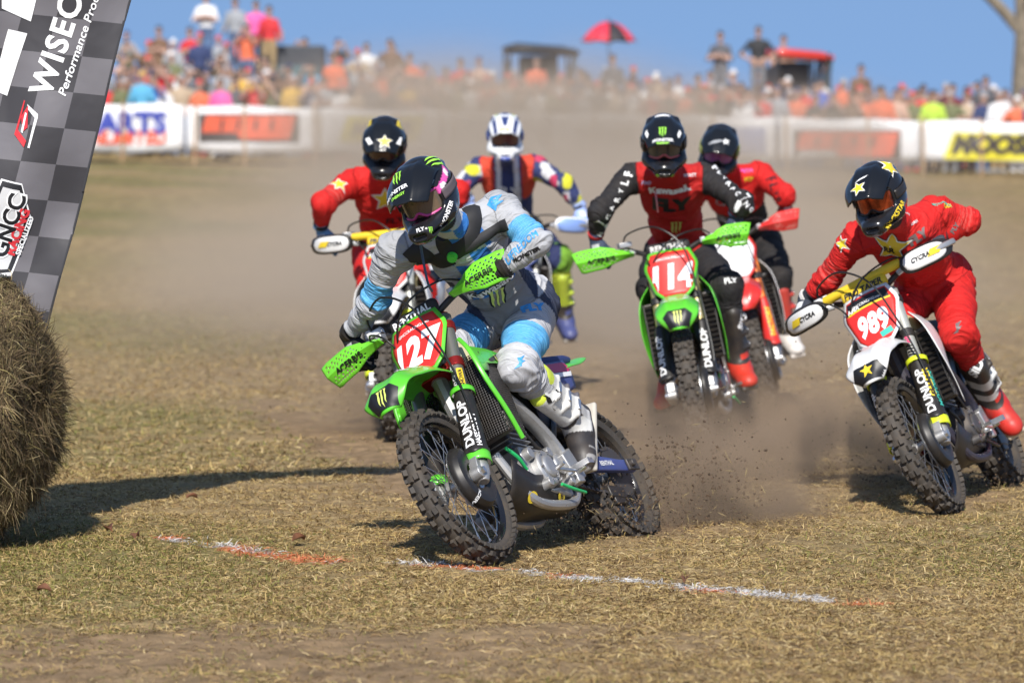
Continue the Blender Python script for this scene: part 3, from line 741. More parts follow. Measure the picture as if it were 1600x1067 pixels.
        Fc = spline([(.37, .140, .985), (.455, .195, .90), (.475, .215, .76), (.42, .212, .62), (.36, .195, .50)], 17)
        Bc = spline([(.00, .115, .955), (-.03, .125, .90), (-.02, .130, .83), (.09, .140, .76), (.30, .185, .52)], 17)
        kk = 1.0 if not (st['kind'] == 'kx' and st.get('mesh', True) and det) else .55
        def sf(u, v):
            i = int(round(v*16)); f_, b_ = Fc[i], Bc[i]
            f2 = f_ if kk == 1 else f_*1.0
            p = f2+(b_-f2)*u; return A(p[0], sg*(p[1]+.018*math.sin(math.pi*u)*math.sin(math.pi*min(1, v*1.3))), p[2])
        if kk == 1:
            shd = MB().grid(sf, 21, 17).build('radiator_shroud', st['shroud'], root, solid=.004)
        else:   # open shroud: a rail down the front edge and a wing behind
            m = MB().grid(lambda u, v: sf(.02+.98*u, .16+.26*v*(1-.35*u)), 21, 17)
            shd = m.build('radiator_shroud', st['shroud'], root, solid=.004)
            MB().tube([A(p[0]+.002, sg*p[1], p[2]) for p in Fc], .010, 8, flat=.6).build('shroud_edge', st['shroud'], shd)
        B[f'shroud{sg}'] = shd
        sp = MB().grid(lambda u, v: A(-.12-.50*u, sg*(.145-.035*u+.01*math.sin(3.1*v)), .66+.13*u+(.20-.07*u)*v), 14, 9)
        B[f'side{sg}'] = sp.build('side_panel', st['side'], root, solid=.004)
    def sec(x, w_, z0_, z1, p=3, n=20):
        o = []
        for i in range(n):
            t = 2*math.pi*i/n; c, s = math.cos(t), math.sin(t); o.append((x, w_*abs(c)**(2/p)*(1 if c > 0 else -1), (z0_+z1)/2+(z1-z0_)/2*abs(s)**(2/p)*(1 if s > 0 else -1)))
        return o
    tk = MB().loft([sec(.40, .05, .90, .97), sec(.385, .095, .86, 1.0), (sec(.30, .125, .82, 1.015)), sec(.18, .13, .80, .995), sec(.05, .10, .80, .96), sec(0, .08, .82, .94)])
    tank = tk.build('fuel_tank', st['tank'], root, smooth=60)
    MB().lathe([(.001, .05), (.034, .05), (.038, .03), (.038, 0)], 20, (.24, 0, 1.005), rx(math.pi/2)).build('tank_cap', blk, tank)
    MB().tube(spline([(.24, 0, 1.05), (.30, .01, 1.12), (.34, .0, 1.16)], 10), .006, 8).build('breather_hose', hose_m, tank)
    se = MB().loft([sec(.20, .055, .955, 1.01), sec(.12, .075, .90, 1.005), sec(-.15, .085, .86, .965), sec(-.45, .105, .87, .955), sec(-.68, .11, .90, .965), sec(-.78, .085, .93, .965)])
    se.build('seat', st['seat'], root, smooth=60)
    rxs = spline([(-.42, .115, .875, .03), (-.62, .130, .925, .045), (-.78, .118, .945, .04), (-.92, .095, .97, .025), (-1.0, .05, .985, .012)], 25)
    B['rfender'] = MB().grid(lambda u, v: (lambda q, e: A(q[0]+.02*(1-abs(e)), q[1]*e, q[2]-q[3]*abs(e)**2.5))(rxs[int(round(u*24))], 2*v-1), 25, 17).build('rear_fender', st['rfender'], root, solid=.004)
    # --- swingarm, chain, pegs
    sw = MB()
    for sg in (1, -1):
        rings = []
        for x, y, z, hh, ww in ((-.08, .075, .44, .045, .02), (-.25, .085, .435, .042, .02), (-.45, .10, .425, .036, .018), (-.66, .105, .412, .028, .016), (-.80, .105, .408, .026, .014)):
            rings.append([(x, sg*y+ww*a_, z+hh*b_) for a_, b_ in ((-1, -.7), (-.7, -1), (.7, -1), (1, -.7), (1, .7), (.7, 1), (-.7, 1), (-1, .7))])
        sw.loft(rings)
    sw.box((-.30, 0, .435), (.08, .2, .07)); swo = sw.build('swingarm', st.get('swing', alu), root, bevel=.003); B['swing'] = swo
    MB().box((-.76, .128, .408), (.10, .012, .05)).cyl((-.74, .12, .41), (-.74, .15, .41), .016).build('axle_block', dark_steel, swo, bevel=.003)
    sk = MB().lathe([(.03, .003), (.112, .003), (.112, -.003), (.03, -.003)], 44, RAX+A(0, .062, 0), closed=True)
    for i in range(44):
        q = ry(2*math.pi*i/44); sk.box(RAX+A(0, .062, 0)+q@A(.115, 0, 0), (.010, .004, .008), q)
    sk.build('sprocket', st.get('sprocket', dark_steel), root)
    up = [A(-.10+(-.64)*t, .062, .445+.075*t) for t in np.linspace(0, 1, 34)]; lo_ = [A(-.10-.64*t, .062, .385-.085*t-.02*math.sin(3.1*t)) for t in np.linspace(0, 1, 34)]
    for P in (up, lo_):
        ch = MB()
        for i in range(len(P)-1): ch.box((P[i]+P[i+1])/2, (.0175, .010 if i % 2 else .016, .013), frame(P[i+1]-P[i], (0, 0, 1)))
        ch.build('chain_run', dark_steel, root)
    MB().box((-.60, .062, .305), (.15, .036, .055), ry(-.1)).box((-.60, .062, .27), (.10, .03, .04)).build('chain_guide', st.get('cguide', blk), swo, bevel=.006)
    MB().lathe([(.06, .002), (.11, .002), (.11, -.002), (.06, -.002)], 36, RAX+A(0, -.062, 0), closed=True).build('rear_disc', steel, root)
    for sg in (1, -1):
        pg = MB().box((-.10, .185*sg, .372), (.052, .09, .012)).cyl((-.10, .12*sg, .36), (-.10, .20*sg, .368), .013)
        for i in range(6): pg.box((-.122+.009*i, .185*sg, .384), (.004, .09, .014))
        pg.build('foot_peg', steel, root)
    # airbox side and mud flap behind the engine
    MB().box((-.30, 0, .72), (.34, .17, .26), ry(.1)).build('airbox', blk, root, bevel=.03)
    MB().tube([(-.20, 0, .50), (-.16, 0, .80)], .032, 14).build('shock', st.get('spring', dark_steel), root)
    bpy.context.view_layer.update()
    return B
def put(B, part, shape, size, mat, P, N, U, st=True, **k):
    return lay(part, shape, size, mat, P=B['W'](P, st), N=B['D'](N, st), U=B['D'](U, st), **k)
# ---------------------------------------------------------------- riders
lens_m = M('goggle_lens', (.05, .045, .04), .06, coat=.6)
skin_c = A(.55, .30, .21)
def cfn(c): return lambda V, N: np.tile(A(*c), (len(V), 1))
attr_cloth = M('riding_cloth', attr=True, rough=.75, spec=.3, dirt=.08)
_t = attr_cloth.node_tree; _a = _t.nodes.new('ShaderNodeAttribute'); _a.attribute_name = 'fold'; _n = _t.nodes.new('ShaderNodeTexNoise'); _n.inputs['Scale'].default_value = 1; _n.inputs['Detail'].default_value = 2.5; _n.inputs['Distortion'].default_value = 1.1
_t.links.new(_a.outputs['Vector'], _n.inputs['Vector']); _m = _t.nodes.new('ShaderNodeMath'); _m.operation = 'SUBTRACT'; _m.inputs[1].default_value = .5; _b = _t.nodes.new('ShaderNodeMath'); _b.operation = 'ABSOLUTE'; _c = _t.nodes.new('ShaderNodeMapRange'); _c.inputs[1].default_value = .0; _c.inputs[2].default_value = .17; _c.inputs[3].default_value = 1; _c.inputs[4].default_value = 0
_t.links.new(_n.outputs[0], _m.inputs[0]); _t.links.new(_m.outputs[0], _b.inputs[0]); _t.links.new(_b.outputs[0], _c.inputs[0]); _p = _t.nodes.new('ShaderNodeBump'); _p.inputs['Strength'].default_value = .7; _p.inputs['Distance'].default_value = .007
_t.links.new(_c.outputs[0], _p.inputs['Height']); _t.links.new(_p.outputs[0], _t.nodes['Principled BSDF'].inputs['Normal'])
attr_gloss = M('helmet_lacquer', attr=True, rough=.2, coat=.25, dirt=.04, spec=.35)
attr_boot = M('boot_leather', attr=True, rough=.45, dirt=.22, bump=(120, .15, .002))
attr_glove = M('glove_cloth', attr=True, rough=.75, bump=(200, .2, .002))
def helmet_solid():
    s = Solid((-.20, -.16, -.21), (.25, .16, .19), .0052)
    s.ell((-.012, 0, .022), (.140, .116, .134)).ell((-.005, 0, -.05), (.128, .104, .105), k=.05)
    for y in (1, -1): s.cap((.05, .084*y, -.075), (.158, .026*y, -.092), .036, .033, k=.03)
    s.ell((.165, 0, -.092), (.040, .05, .040), k=.03)
    for y in (1, -1): s.cap((-.03, .07*y, .118), (-.13, .055*y, .07), .012, .012, k=.03)
    s.ell((-.005, 0, -.02), (.110, .092, .125), k=.006, op='-').ell((-.01, 0, -.19), (.10, .085, .10), k=.02, op='-')
    s.box((.16, 0, .004), (.10, .1, .047), r=.03, k=.014, op='-')
    s.box((.215, 0, -.092), (.03, .030, .010), r=.008, k=.006, op='-')
    for y in (1, -1):
        s.box((.135, .068*y, -.098), (.05, .02, .008), rz(-.5*y), r=.006, k=.006, op='-')
        s.box((.075, .04*y, .148), (.03, .008, .02), r=.004, k=.006, op='-')
    return s
def lens_pt(az, z): return A(-.006+.130*math.cos(az), .104*math.sin(az), z-.004)
def make_helmet(st, parent, m4):
    V, Q = share('helmet_VQ', lambda: (lambda q: (relax(q[0], q[1], 2, .4), q[1]))(helmet_solid().mesh()))
    me = pymesh('helmet', V, Q); me.shade_smooth(); colattr(me, st['hpaint'](V, vnormals(V, Q)))
    h = mesh_obj('helmet', me, attr_gloss, parent, m4)
    zb = lambda az: -.040+.022*math.exp(-(az/.20)**2)
    MB().grid(lambda u, v: lens_pt((2*u-1)*R(60), zb((2*u-1)*R(60))+(.046-zb((2*u-1)*R(60)))*v), 30, 10).build('goggle_lens', st.get('lens', lens_m), h, smooth=80)
    loop = [lens_pt(a, .046) for a in np.linspace(R(-60), R(60), 24)]+[lens_pt(R(63), z) for z in np.linspace(.036, -.03, 5)]+[lens_pt(a, zb(a)) for a in np.linspace(R(60), R(-60), 24)]+[lens_pt(R(-63), z) for z in np.linspace(-.03, .036, 5)]
    loop = np.array(loop+[loop[0]]); MB().tube(loop, .0060, 8).build('goggle_frame', st.get('gframe', blk), h, smooth=80)
    for sg in (1, -1):
        def sf(u, v): az = R(60)+R(112)*u; return A(-.010+.1475*math.cos(az), sg*(.1225*math.sin(az)), .004+.010*u+(v-.5)*.042)
        MB().grid(sf, 16, 5).build('goggle_strap', st.get('strap', blk), h, solid=.003)
    vt = spline([(.00, .088, .149), (.05, .096, .151), (.10, .101, .138), (.160, .099, .106), (.216, .087, .064)], 25)
    def vf(u, v):
        x, wd, z = vt[int(round(u*24))]; q = 2*v-1
        rid = .006*math.exp(-((abs(q)-.42)/.12)**2)
        return A(x-.045*abs(q)**2.5*(u**2)-.02*abs(q)*(1-u), q*(wd+.012*(1-u)), z-(.066-.030*u)*abs(q)**2.2+rid)
    vz = MB().grid(vf, 25, 25).build('visor', st['visor'], h, solid=.0045); 
    bpy.context.view_layer.update()
    return h, vz
def boot_VQ():
    s = Solid((-.16, -.09, -.17), (.25, .09, .40), .006)
    s.cap((-.012, 0, .03), (-.02, 0, .30), .060, .074, k=.04).cap((0, 0, -.02), (-.012, 0, .06), .054, .060, k=.03)
    s.cap((-.045, 0, -.075), (.05, 0, -.075), .046, .050, k=.05).cap((.05, 0, -.078), (.165, 0, -.092), .050, .040, k=.04)
    s.ell((.150, .004, -.095), (.075, .052, .038), k=.03).cap((.0, 0, -.01), (.09, 0, -.06), .05, .042, k=.04)
    s.cap((.045, 0, .02), (.052, 0, .26), .030, .040, k=.03)       # shin plate
    s.box((.045, 0, -.128), (.165, .048, .012), r=.01, k=.006)      # welted sole
    s.box((-.05, 0, -.138), (.055, .042, .014), r=.008, k=.006)
    s.box((.05, 0, -.19), (.3, .2, .048), r=.002, k=.004, op='-')
    for z in (.06, .14, .22): s.cap((.04, .062, z), (-.05, .066, z+.008), .012, .011, k=.008); s.cap((.06, .03, z), (.04, .062, z), .010, .012, k=.008)
    s.cap((.07, .052, -.06), (-.02, .058, -.03), .012, .011, k=.008)
    s.cap((-.02, 0, .335), (-.02, 0, .40), .055, .060, k=.003, op='-')
    V, Q = s.mesh(); return relax(V, Q, 1, .4), Q
def make_boot(st, parent, ankle, shin_up, toe, side):
    V, Q = share('boot_VQ', boot_VQ); q = 1 if side > 0 else -1
    V2 = V*A(1, q, 1); Q2 = Q if q > 0 else Q[:, ::-1]
    me = pymesh('boot', V2, Q2); me.shade_smooth(); colattr(me, st['bpaint'](V2*A(1, q, 1), None))
    z = unit(shin_up); y = unit(np.cross(z, toe)); x = np.cross(y, z)
    o = mesh_obj('boot', me, attr_boot, parent, M4(np.stack([x, y, z], 1), ankle)); 
    for zz in (.06, .14, .22):
        MB().box((.0, .074*q, zz+.004), (.05, .008, .02)).build('buckle', st.get('buckle', steel), o, bevel=.003)
    bpy.context.view_layer.update(); return o
def glove_VQ():
    s = Solid((-.13, -.075, -.06), (.11, .075, .085), .0034)
    s.cap((-.075, .004, .022), (-.115, .006, .022), .031, .034, k=.02)
    for i, y in enumerate((-.032, -.011, .011, .031)):
        s.cap((-.07, y*.75, .022), (-.004, y, .036), .017, .0155, k=.018)
        kn = A(0, y, .036); r = (.0112, .0118, .0112, .010)[i]
        if i == 0: ch = [kn, A(.045, y-.002, .040), A(.066, y-.002, .022), A(.062, y-.003, .002)]
        else: ch = [kn, A(.036, y, .026), A(.040, y, -.010), A(.018, y, -.027)]
        for a, b in zip(ch[:-1], ch[1:]): s.cap(a, b, r, r*.94, k=.007)
        s.ell(kn+A(.002, 0, .006), (.014, .010, .008), k=.008)
    s.cap((-.055, -.030, .012), (-.018, -.052, -.006), .017, .014, k=.02).cap((-.018, -.052, -.006), (.010, -.050, -.026), .0135, .012, k=.008).cap((.010, -.050, -.026), (.026, -.036, -.027), .012, .010, k=.006)
    V, Q = s.mesh(); return relax(V, Q, 1, .4), Q
def make_glove(st, parent, grip, fwd, axis_out, side):
    """hand closed round the grip; x = forwards over the bar, y = along the bar away from the middle"""
    V, Q = share('glove_VQ', glove_VQ); x = unit(fwd-axis_out*(fwd@axis_out)); y = unit(axis_out); z = np.cross(x, y)
    if side < 0: z = -z
    rot = np.stack([x, y, z], 1); V2 = V@rot.T; Q2 = Q if np.linalg.det(rot) > 0 else Q[:, ::-1]
    me = pymesh('glove', V2, Q2); me.shade_smooth(); colattr(me, st['gpaint'](V, None))
    o = mesh_obj('glove', me, attr_glove, parent, M4(np.eye(3), grip)); bpy.context.view_layer.update(); return o, z
BN = ['pelvis', 'chest', 'neck', 'head', 'uaL', 'faL', 'uaR', 'faR', 'thL', 'shL', 'thR', 'shR']
def make_rider(st, B, J, res=.007):
    """J: joints in the place; wrists and ankles follow the grips and pegs of bike B"""
    W, D = B['W'], B['D']; J = {k: np.asarray(v, float) for k, v in J.items()}
    base = J['pelvis'].copy(); E = np.eye(3)
    hands = {}
    for s, n in ((1, 'L'), (-1, 'R')):
        g = W(A(.180, .362*s, 1.190), True); out = D(unit(A(-.2, .45*s, 0)), True); el = J['el'+n]
        fw = g-el; fw = unit(fw-out*(fw@out)); fw = unit(fw*.75+D(A(1, 0, 0), True)*.25); fw = unit(fw-out*(fw@out))
        z = np.cross(fw, out)*(1 if s > 0 else -1)
        if z@D(A(0, 0, 1)) < 0: pass
        J['wr'+n] = g-fw*.112+z*.022; hands[n] = (g, fw, out, s, z)
    for s, n in ((1, 'L'), (-1, 'R')):
        if 'an'+n not in J:
            J['an'+n] = W(A(-.105, .185*s, .378))+unit(J['kn'+n]-W(A(-.1, .185*s, .378)))*.138
    up = unit(J['neck']-J['pelvis']); rt = unit(J['shR']-J['shL']); fwd = unit(np.cross(up, rt)); rt = np.cross(fwd, up); TR = np.stack([fwd, -rt, up], 1)
    c0 = J['pelvis']; Lt = np.linalg.norm(J['neck']-c0); ch = c0+up*Lt*.70; mid = c0+up*Lt*.38
    sl_ = st.get('slim', 1.0); allp = np.array(list(J.values())); s = Solid(allp.min(0)-.24, allp.max(0)+.24, res)
    s.ell(ch, (.125*sl_, .178*sl_, .20), TR, k=.05).ell(mid, (.120*sl_, .155*sl_, .18), TR, k=.07).ell(c0+up*.02, (.135, .172, .135), TR, k=.06)
    for n in 'LR':
        s.cap(J['neck']-up*.03, J['sh'+n]*.85+ch*.15, .055, .072, k=.05)
        s.cap(J['sh'+n], J['el'+n], .072*sl_, .055*sl_, k=.05).cap(J['el'+n], J['el'+n]*.55+J['wr'+n]*.45, .052*sl_, .051*sl_, k=.045).cap(J['el'+n]*.55+J['wr'+n]*.45, J['wr'+n], .050*sl_, .034*sl_, k=.03)
        hp = J['hp'+n]; kn = J['kn'+n]; an = J['an'+n]
        s.cap(hp, hp*.5+kn*.5, .105*sl_, .095*sl_, k=.06).cap(hp*.5+kn*.5, kn, .095*sl_, .076*sl_, k=.04).ell(kn, (.070,)*3, k=.04)
        s.cap(kn, kn*.62+an*.38, .074, .068, k=.04).cap(kn*.62+an*.38, an, .056, .045, k=.02)
    hd = J['head']; HF = st['HR']
    s.cap(J['neck']-up*.03, hd-HF@A(0, 0, .07), .058, .055, k=.03).ell(hd, (.094, .074, .112), HF, k=.02).ell(hd+HF@A(.025, 0, -.06), (.07, .055, .055), HF, k=.02)
    s.ell(hd+HF@A(.098, 0, -.022), (.018, .012, .022), HF, k=.012)
    V, Q = s.mesh(); V = relax(V, Q, 2, .45)
    segs = {'pelvis': (c0, mid, .15), 'chest': (mid, J['neck'], .15), 'neck': (J['neck'], hd-HF@A(0, 0, .08), .056), 'head': (hd-HF@A(0, 0, .06), hd+HF@A(0, 0, .04), .09)}
    for n in 'LR':
        segs['ua'+n] = (J['sh'+n], J['el'+n], .065); segs['fa'+n] = (J['el'+n], J['wr'+n], .05)
        segs['th'+n] = (J['hp'+n], J['kn'+n], .095); segs['sh'+n] = (J['kn'+n], J['an'+n], .065)
    segs = {k: segs[k] for k in BN}
    def param(V):
        best = np.full(len(V), 9.); bid = np.zeros(len(V), int); tt = np.zeros(len(V)); sl = np.zeros(len(V))
        for i, k in enumerate(BN):
            a, b, r = segs[k]; ba = b-a; L2 = ba@ba; t = ((V-a)@ba)/L2; tc_ = np.clip(t, 0, 1); d = np.linalg.norm(V-a-tc_[:, None]*ba, axis=1)-r
            if k == 'chest': d = d-.02
            q = d < best; best[q] = d[q]; bid[q] = i; tt[q] = t[q]; sl[q] = t[q]*math.sqrt(L2)
        return bid, tt, sl
    bid, tt, sl = param(V); N = vnormals(V, Q); disp = np.zeros(len(V)); fold = np.zeros((len(V), 3))
    for i, k in enumerate(BN):
        q = bid == i
        if not q.any() or k in ('head', 'neck'): continue
        a, b, r = segs[k]; ax = unit(b-a); P = V[q]-a; s_ = P@ax; perp = P-s_[:, None]*ax
        f, am = (13, .012) if k in ('pelvis', 'chest') else (25, .0105)
        wv = vnoise(P*11, i)[:, None]*.9; ff_ = (15, 6) if k in ('pelvis', 'chest') else (34, 7); fold[q] = np.concatenate([s_[:, None]*ff_[0], perp[:, :1]*ff_[1]+i*3, (perp[:, 1:2]+perp[:, 2:3])*ff_[1]], 1)
        n1 = 1-np.abs(2*vnoise(np.concatenate([s_[:, None]*f, perp[:, :2]*7], 1)+wv, i+3)-1)
        n2 = 1-np.abs(2*vnoise(np.concatenate([s_[:, None]*f*2.1, perp[:, 1:]*13], 1)+wv*2, i+9)-1)
        disp[q] = am*((n1**3-.28)+.55*(n2**2-.35))*(.6+.9*np.exp(-((np.abs(tt[q]-.5)-.5)/.22)**2))
    # keep the folds from tearing where two regions meet
    for _ in range(1):
        S = np.zeros(len(V)); c = np.zeros(len(V))
        for i in range(4): np.add.at(S, Q[:, i], disp[Q[:, (i+1) % 4]]); np.add.at(c, Q[:, i], 1)
        disp = .5*disp+.5*S/np.maximum(c, 1)
    V = V+N*disp[:, None]; N = vnormals(V, Q)
    lx = (V-c0)@TR
    C = st['paint'](bid, tt, V, N, dict(TR=TR, lx=lx, Lt=Lt, segs=segs, J=J))
    hq = (bid == 2) | (bid == 3); C[hq] = skin_c
    hl = (V-hd)@HF; C[(bid == 2) & (tt < .9)] = A(.014, .014, .016)
    for n_ in 'LR': q = (bid == BN.index('fa'+n_)) & (tt > st.get('gl', .80)); C[q] = st['gpaint'](np.zeros((1, 3)), None)[0]
    for y in (.03, -.03):
        e = (np.linalg.norm((hl-A(.09, y, .012))*A(.5, 1, 1.6), axis=1) < .012) & hq; C[e] = A(.03, .02, .015)
    me = pymesh('person', V-base, Q); me.shade_smooth(); colattr(me, C); colattr(me, fold, 'fold')
    o = mesh_obj('person', me, attr_cloth, None, M4(E, base)); tag(o, st['label'], 'person', 'motocross riders')
    out = {'body': o, 'J': J, 'TR': TR, 'ch': ch, 'mid': mid, 'fwd': fwd, 'rt': rt, 'up': up, 'segs': segs}
    h, vz = make_helmet(st, o, M4(HF, hd-base)); out['helmet'] = h; out['visor'] = vz
    for n in 'LR':
        g, fw, ou, s_, z = hands[n]; out['glove'+n], _ = make_glove(st, o, g-base, fw, ou, s_)
        an, kn = J['an'+n], J['kn'+n]; tf = B['D'](st.get('toe'+n, A(.95, .25 if n == 'L' else -.25, -.15)))
        out['boot'+n] = make_boot(st, o, an-base, kn-an, tf, 1 if n == 'L' else -1)
        # jersey cuff
        MB().tube([J['wr'+n]-base+(J['el'+n]-J['wr'+n])*.10, J['wr'+n]-base+(J['el'+n]-J['wr'+n])*.0], [.046, .042], 16).build('cuff', st.get('cuff', blk), o)
    bpy.context.view_layer.update()
    return out
def two(q, a, b): return np.where(q[:, None], A(*a), A(*b))
# ---------------------------------------------------------------- the six racers
def hp_black(V, N): return np.tile(A(.010, .011, .014), (len(V), 1))
def hp_main(V, N):
    C = hp_black(V, N); x, y, z = V.T
    q = (y > .07) & (np.abs(z-.035-.35*(.05-x)) < .014+.02*np.clip(.06-x, 0, .12)) & (x < .09) & (x > -.06)
    n = vnoise(V*34, 2); C[q] = two(n[q] > .42, (.75, .10, .42), (.85, .80, .82))
    q = (y < -.07) & (np.abs(z-.03) < .02) & (x > -.02) & (x < .09); C[q] = A(.6, .08, .34); return C
def hp_white(V, N):
    C = np.tile(A(.72, .73, .74), (len(V), 1)); n = vnoise(np.stack([V[:, 0]*9, np.abs(V[:, 1])*22, V[:, 2]*12], 1)+3, 4)
    C[(n > .50) & (V[:, 2] > .0)] = A(.03, .05, .16); C[(np.abs(V[:, 1]) < .022) & (V[:, 2] > .085)] = A(.03, .05, .16)
    C[(V[:, 2] < -.10) & (np.abs(V[:, 1]) < .035)] = A(.06, .10, .40); C[(np.abs(np.abs(V[:, 1])-.05) < .012) & (V[:, 2] > .05)] = A(.50, .62, .05); return C
def hp_rock(V, N):
    C = hp_black(V, N); q = (np.abs(np.abs(V[:, 1])-.088) < .016) & (V[:, 2] > .03) & (V[:, 0] < .05); C[q] = A(.55, .42, .05)
    return C
def bp_white(V, N):
    C = np.tile(A(.66, .66, .64), (len(V), 1)); x, y, z = V.T
    C[z > .265] = A(.62, .74, .06); C[(z < .05) & (x < .14)] = A(.03, .03, .035); C[(z < -.03)] = A(.028, .028, .032)
    C[(z > -.06) & (z < .03) & (np.abs(x-.05-.3*z) < .03)] = A(.66, .66, .64); C[(x > .12) & (z < -.06) & (np.sin(x*120) > .2)] = A(.30, .30, .30); C[(np.abs(z-.0) < .05) & (np.abs(x+.0) < .02)] = A(.5, .5, .5); C[(z < -.112)] = A(.55, .52, .46); C[(z < -.135)] = A(.06, .055, .05)
    C[(x < -.035) & (z < .2) & (z > 0)] = A(.10, .10, .12); return C
def bp_red(shin, foot, sole, back):
    def f(V, N):
        C = np.tile(A(*shin), (len(V), 1)); x, y, z = V.T
        C[(z < -.015)] = A(*foot); C[(z < .07) & (z > -.015)] = A(.02, .02, .022); C[z < -.112] = A(*sole); C[(x < -.03) & (z > .0)] = A(*back); C[(np.abs(z-.02) < .014) & (y > 0)] = A(*foot)
        return C
    return f
def bp_sidi(V, N):
    C = bp_red((.02, .02, .022), (.55, .02, .015), (.60, .52, .40), (.55, .55, .54))(V, N); x, y, z = V.T
    C[(z > .03) & (z < .17) & (x+.25*z > .03)] = A(.58, .58, .56); C[(z > .07) & (z < .11)] = A(.02, .02, .022); C[z > .31] = A(.02, .02, .022); return C
def gp(c, k=(.8, .8, .8)):
    def f(V, N):
        C = np.tile(A(*c), (len(V), 1)); C[(V[:, 0] > -.07) & (V[:, 0] < -.03) & (V[:, 2] > .03) & (np.abs(V[:, 1]) < .022)] = A(*k)*.8; C[V[:, 0] < -.095] = A(*c)*.6; return C
    return f
def bi(*n): return [BN.index(k) for k in n]
def inb(bid, *n): return np.isin(bid, bi(*n))
def p_main(bid, t, V, N, c):
    lx = c['lx']; C = np.tile(A(.42, .43, .455), (len(V), 1)); n = vnoise(V*90, 1)[:, None]
    tor = inb(bid, 'pelvis', 'chest'); navy = A(.035, .047, .085)
    side = tor & (np.abs(lx[:, 1]) > .105+.10*np.clip(lx[:, 2]-.12, 0, 1)) & (lx[:, 2] < .40); C[side] = navy
    C[tor & (lx[:, 2] < .30) & (np.abs(lx[:, 1]) < .11)] = A(.25, .255, .265)  # lower jersey front painted darker to stand in for the shade there
    dia = tor & (((np.floor(lx[:, 2]*13+lx[:, 1]*6)+np.floor(lx[:, 1]*13)) % 2) == 0) & (lx[:, 2] > .25) & (np.abs(lx[:, 1]) < .10) & (lx[:, 0] > 0); C[dia] = A(.03, .17, .50)
    for a in ('uaL', 'uaR'):
        q = inb(bid, a) & (t > .52) & (t < .93); s = np.sin(t*150)[:, None] > .55
        C[q] = np.where(s, A(.17, .44, .70), A(.085, .36, .66))[q]
    q = inb(bid, 'uaR', 'uaL') & (t < .16); C[q] = A(.34, .35, .37)
    leg = inb(bid, 'thL', 'thR', 'shL', 'shR') | (tor & (lx[:, 2] < -.03+.9*np.clip(lx[:, 1], 0, .13))); C[leg] = A(.47, .475, .50)
    q = inb(bid, 'thL', 'thR') & (t < .17); C[q] = navy
    for a in ('thL', 'thR'):
        k0, k1, _ = c['segs'][a]; ax = unit(k1-k0); sg = 1 if a == 'thL' else -1
        q = inb(bid, a) & (t > .52) & (t < .83); s = np.sin(t*230)[:, None] > .6
        back = N@unit(np.cross(ax, c['TR'][:, 1])) ; C[q & (back > -.75)] = np.where(s, A(.15, .42, .69), A(.085, .36, .66))[q & (back > -.75)]
    return C
def p_plain(top, arm, fore, leg, knee=None, chest=None, hem=None):
    def f(bid, t, V, N, c):
        lx = c['lx']; C = np.tile(A(*top), (len(V), 1)); tor = inb(bid, 'pelvis', 'chest')
        if chest is not None: q = tor & (lx[:, 2] < .40) ; C[q] = A(*chest)
        C[inb(bid, 'uaL', 'uaR')] = A(*arm); C[inb(bid, 'faL', 'faR')] = A(*fore)
        L_ = inb(bid, 'thL', 'thR', 'shL', 'shR') | (tor & (lx[:, 2] < -.05)); C[L_] = A(*leg)
        if knee is not None: C[inb(bid, 'shL', 'shR') | (inb(bid, 'thL', 'thR') & (t > .8))] = A(*knee)
        return C
    return f
RED = (.56, .012, .012)
def p_989(bid, t, V, N, c):
    C = p_plain(RED, RED, RED, RED)(bid, t, V, N, c)
    q = inb(bid, 'uaL', 'uaR') & (t > .55) & (t < .95); s = (np.sin(t*60) > .4)[:, None]; C[q] = np.where(s, A(.58, .07, .06), A(*RED))[q]
    return C
def p_white(bid, t, V, N, c):
    C = p_plain((.03, .045, .14), (.03, .045, .14), (.03, .045, .14), (.02, .03, .10))(bid, t, V, N, c); lx = c['lx']; tor = inb(bid, 'pelvis', 'chest')
    n = vnoise(V*14, 5); m = vnoise(V*11, 8); arm = inb(bid, 'uaL', 'uaR', 'faL', 'faR')
    C[tor & (lx[:, 2] > .40) & (np.abs(lx[:, 1]) > .09)] = A(.62, .06, .03); C[tor & (np.abs(np.abs(lx[:, 1])-.06) < .018) & (lx[:, 2] > .15)] = A(.65, .65, .66)
    C[arm & (n > .60)] = A(.62, .62, .64); C[arm & (m > .63)] = A(.62, .60, .04); C[arm & (m < .33)] = A(.55, .05, .12)
    C[tor & (lx[:, 2] < .2) & (np.sin(lx[:, 2]*90) > .2)] = A(.45, .40, .04); C[tor & (lx[:, 2] < .12) & (np.sin(lx[:, 2]*90) < -.4)] = A(.45, .03, .03)
    C[inb(bid, 'thL', 'thR') & (n > .62)] = A(.15, .32, .03); C[inb(bid, 'shL', 'shR')] = A(.46, .54, .05); return C
def p_black(bid, t, V, N, c):
    C = p_plain(RED, RED, RED, (.014, .014, .016), chest=(.016, .014, .016))(bid, t, V, N, c); return C
pad_red = M('bar_pad_print', (.62, .60, .58), .6); pad_blk = M('bar_pad_foam', (.02, .018, .018), .7); pad_yel = M('bar_pad_yellow', (.72, .50, .02), .6)
seat_blk = M('seat_black', (.015, .015, .017), .7); seat_blue = M('seat_blue', (.02, .035, .13), .65)
dark_eng = M('dark_engine', (.09, .09, .095), .5, .5, dirt=.4)
navy_frame = M('navy_frame', (.012, .016, .04), .4, dirt=.3)
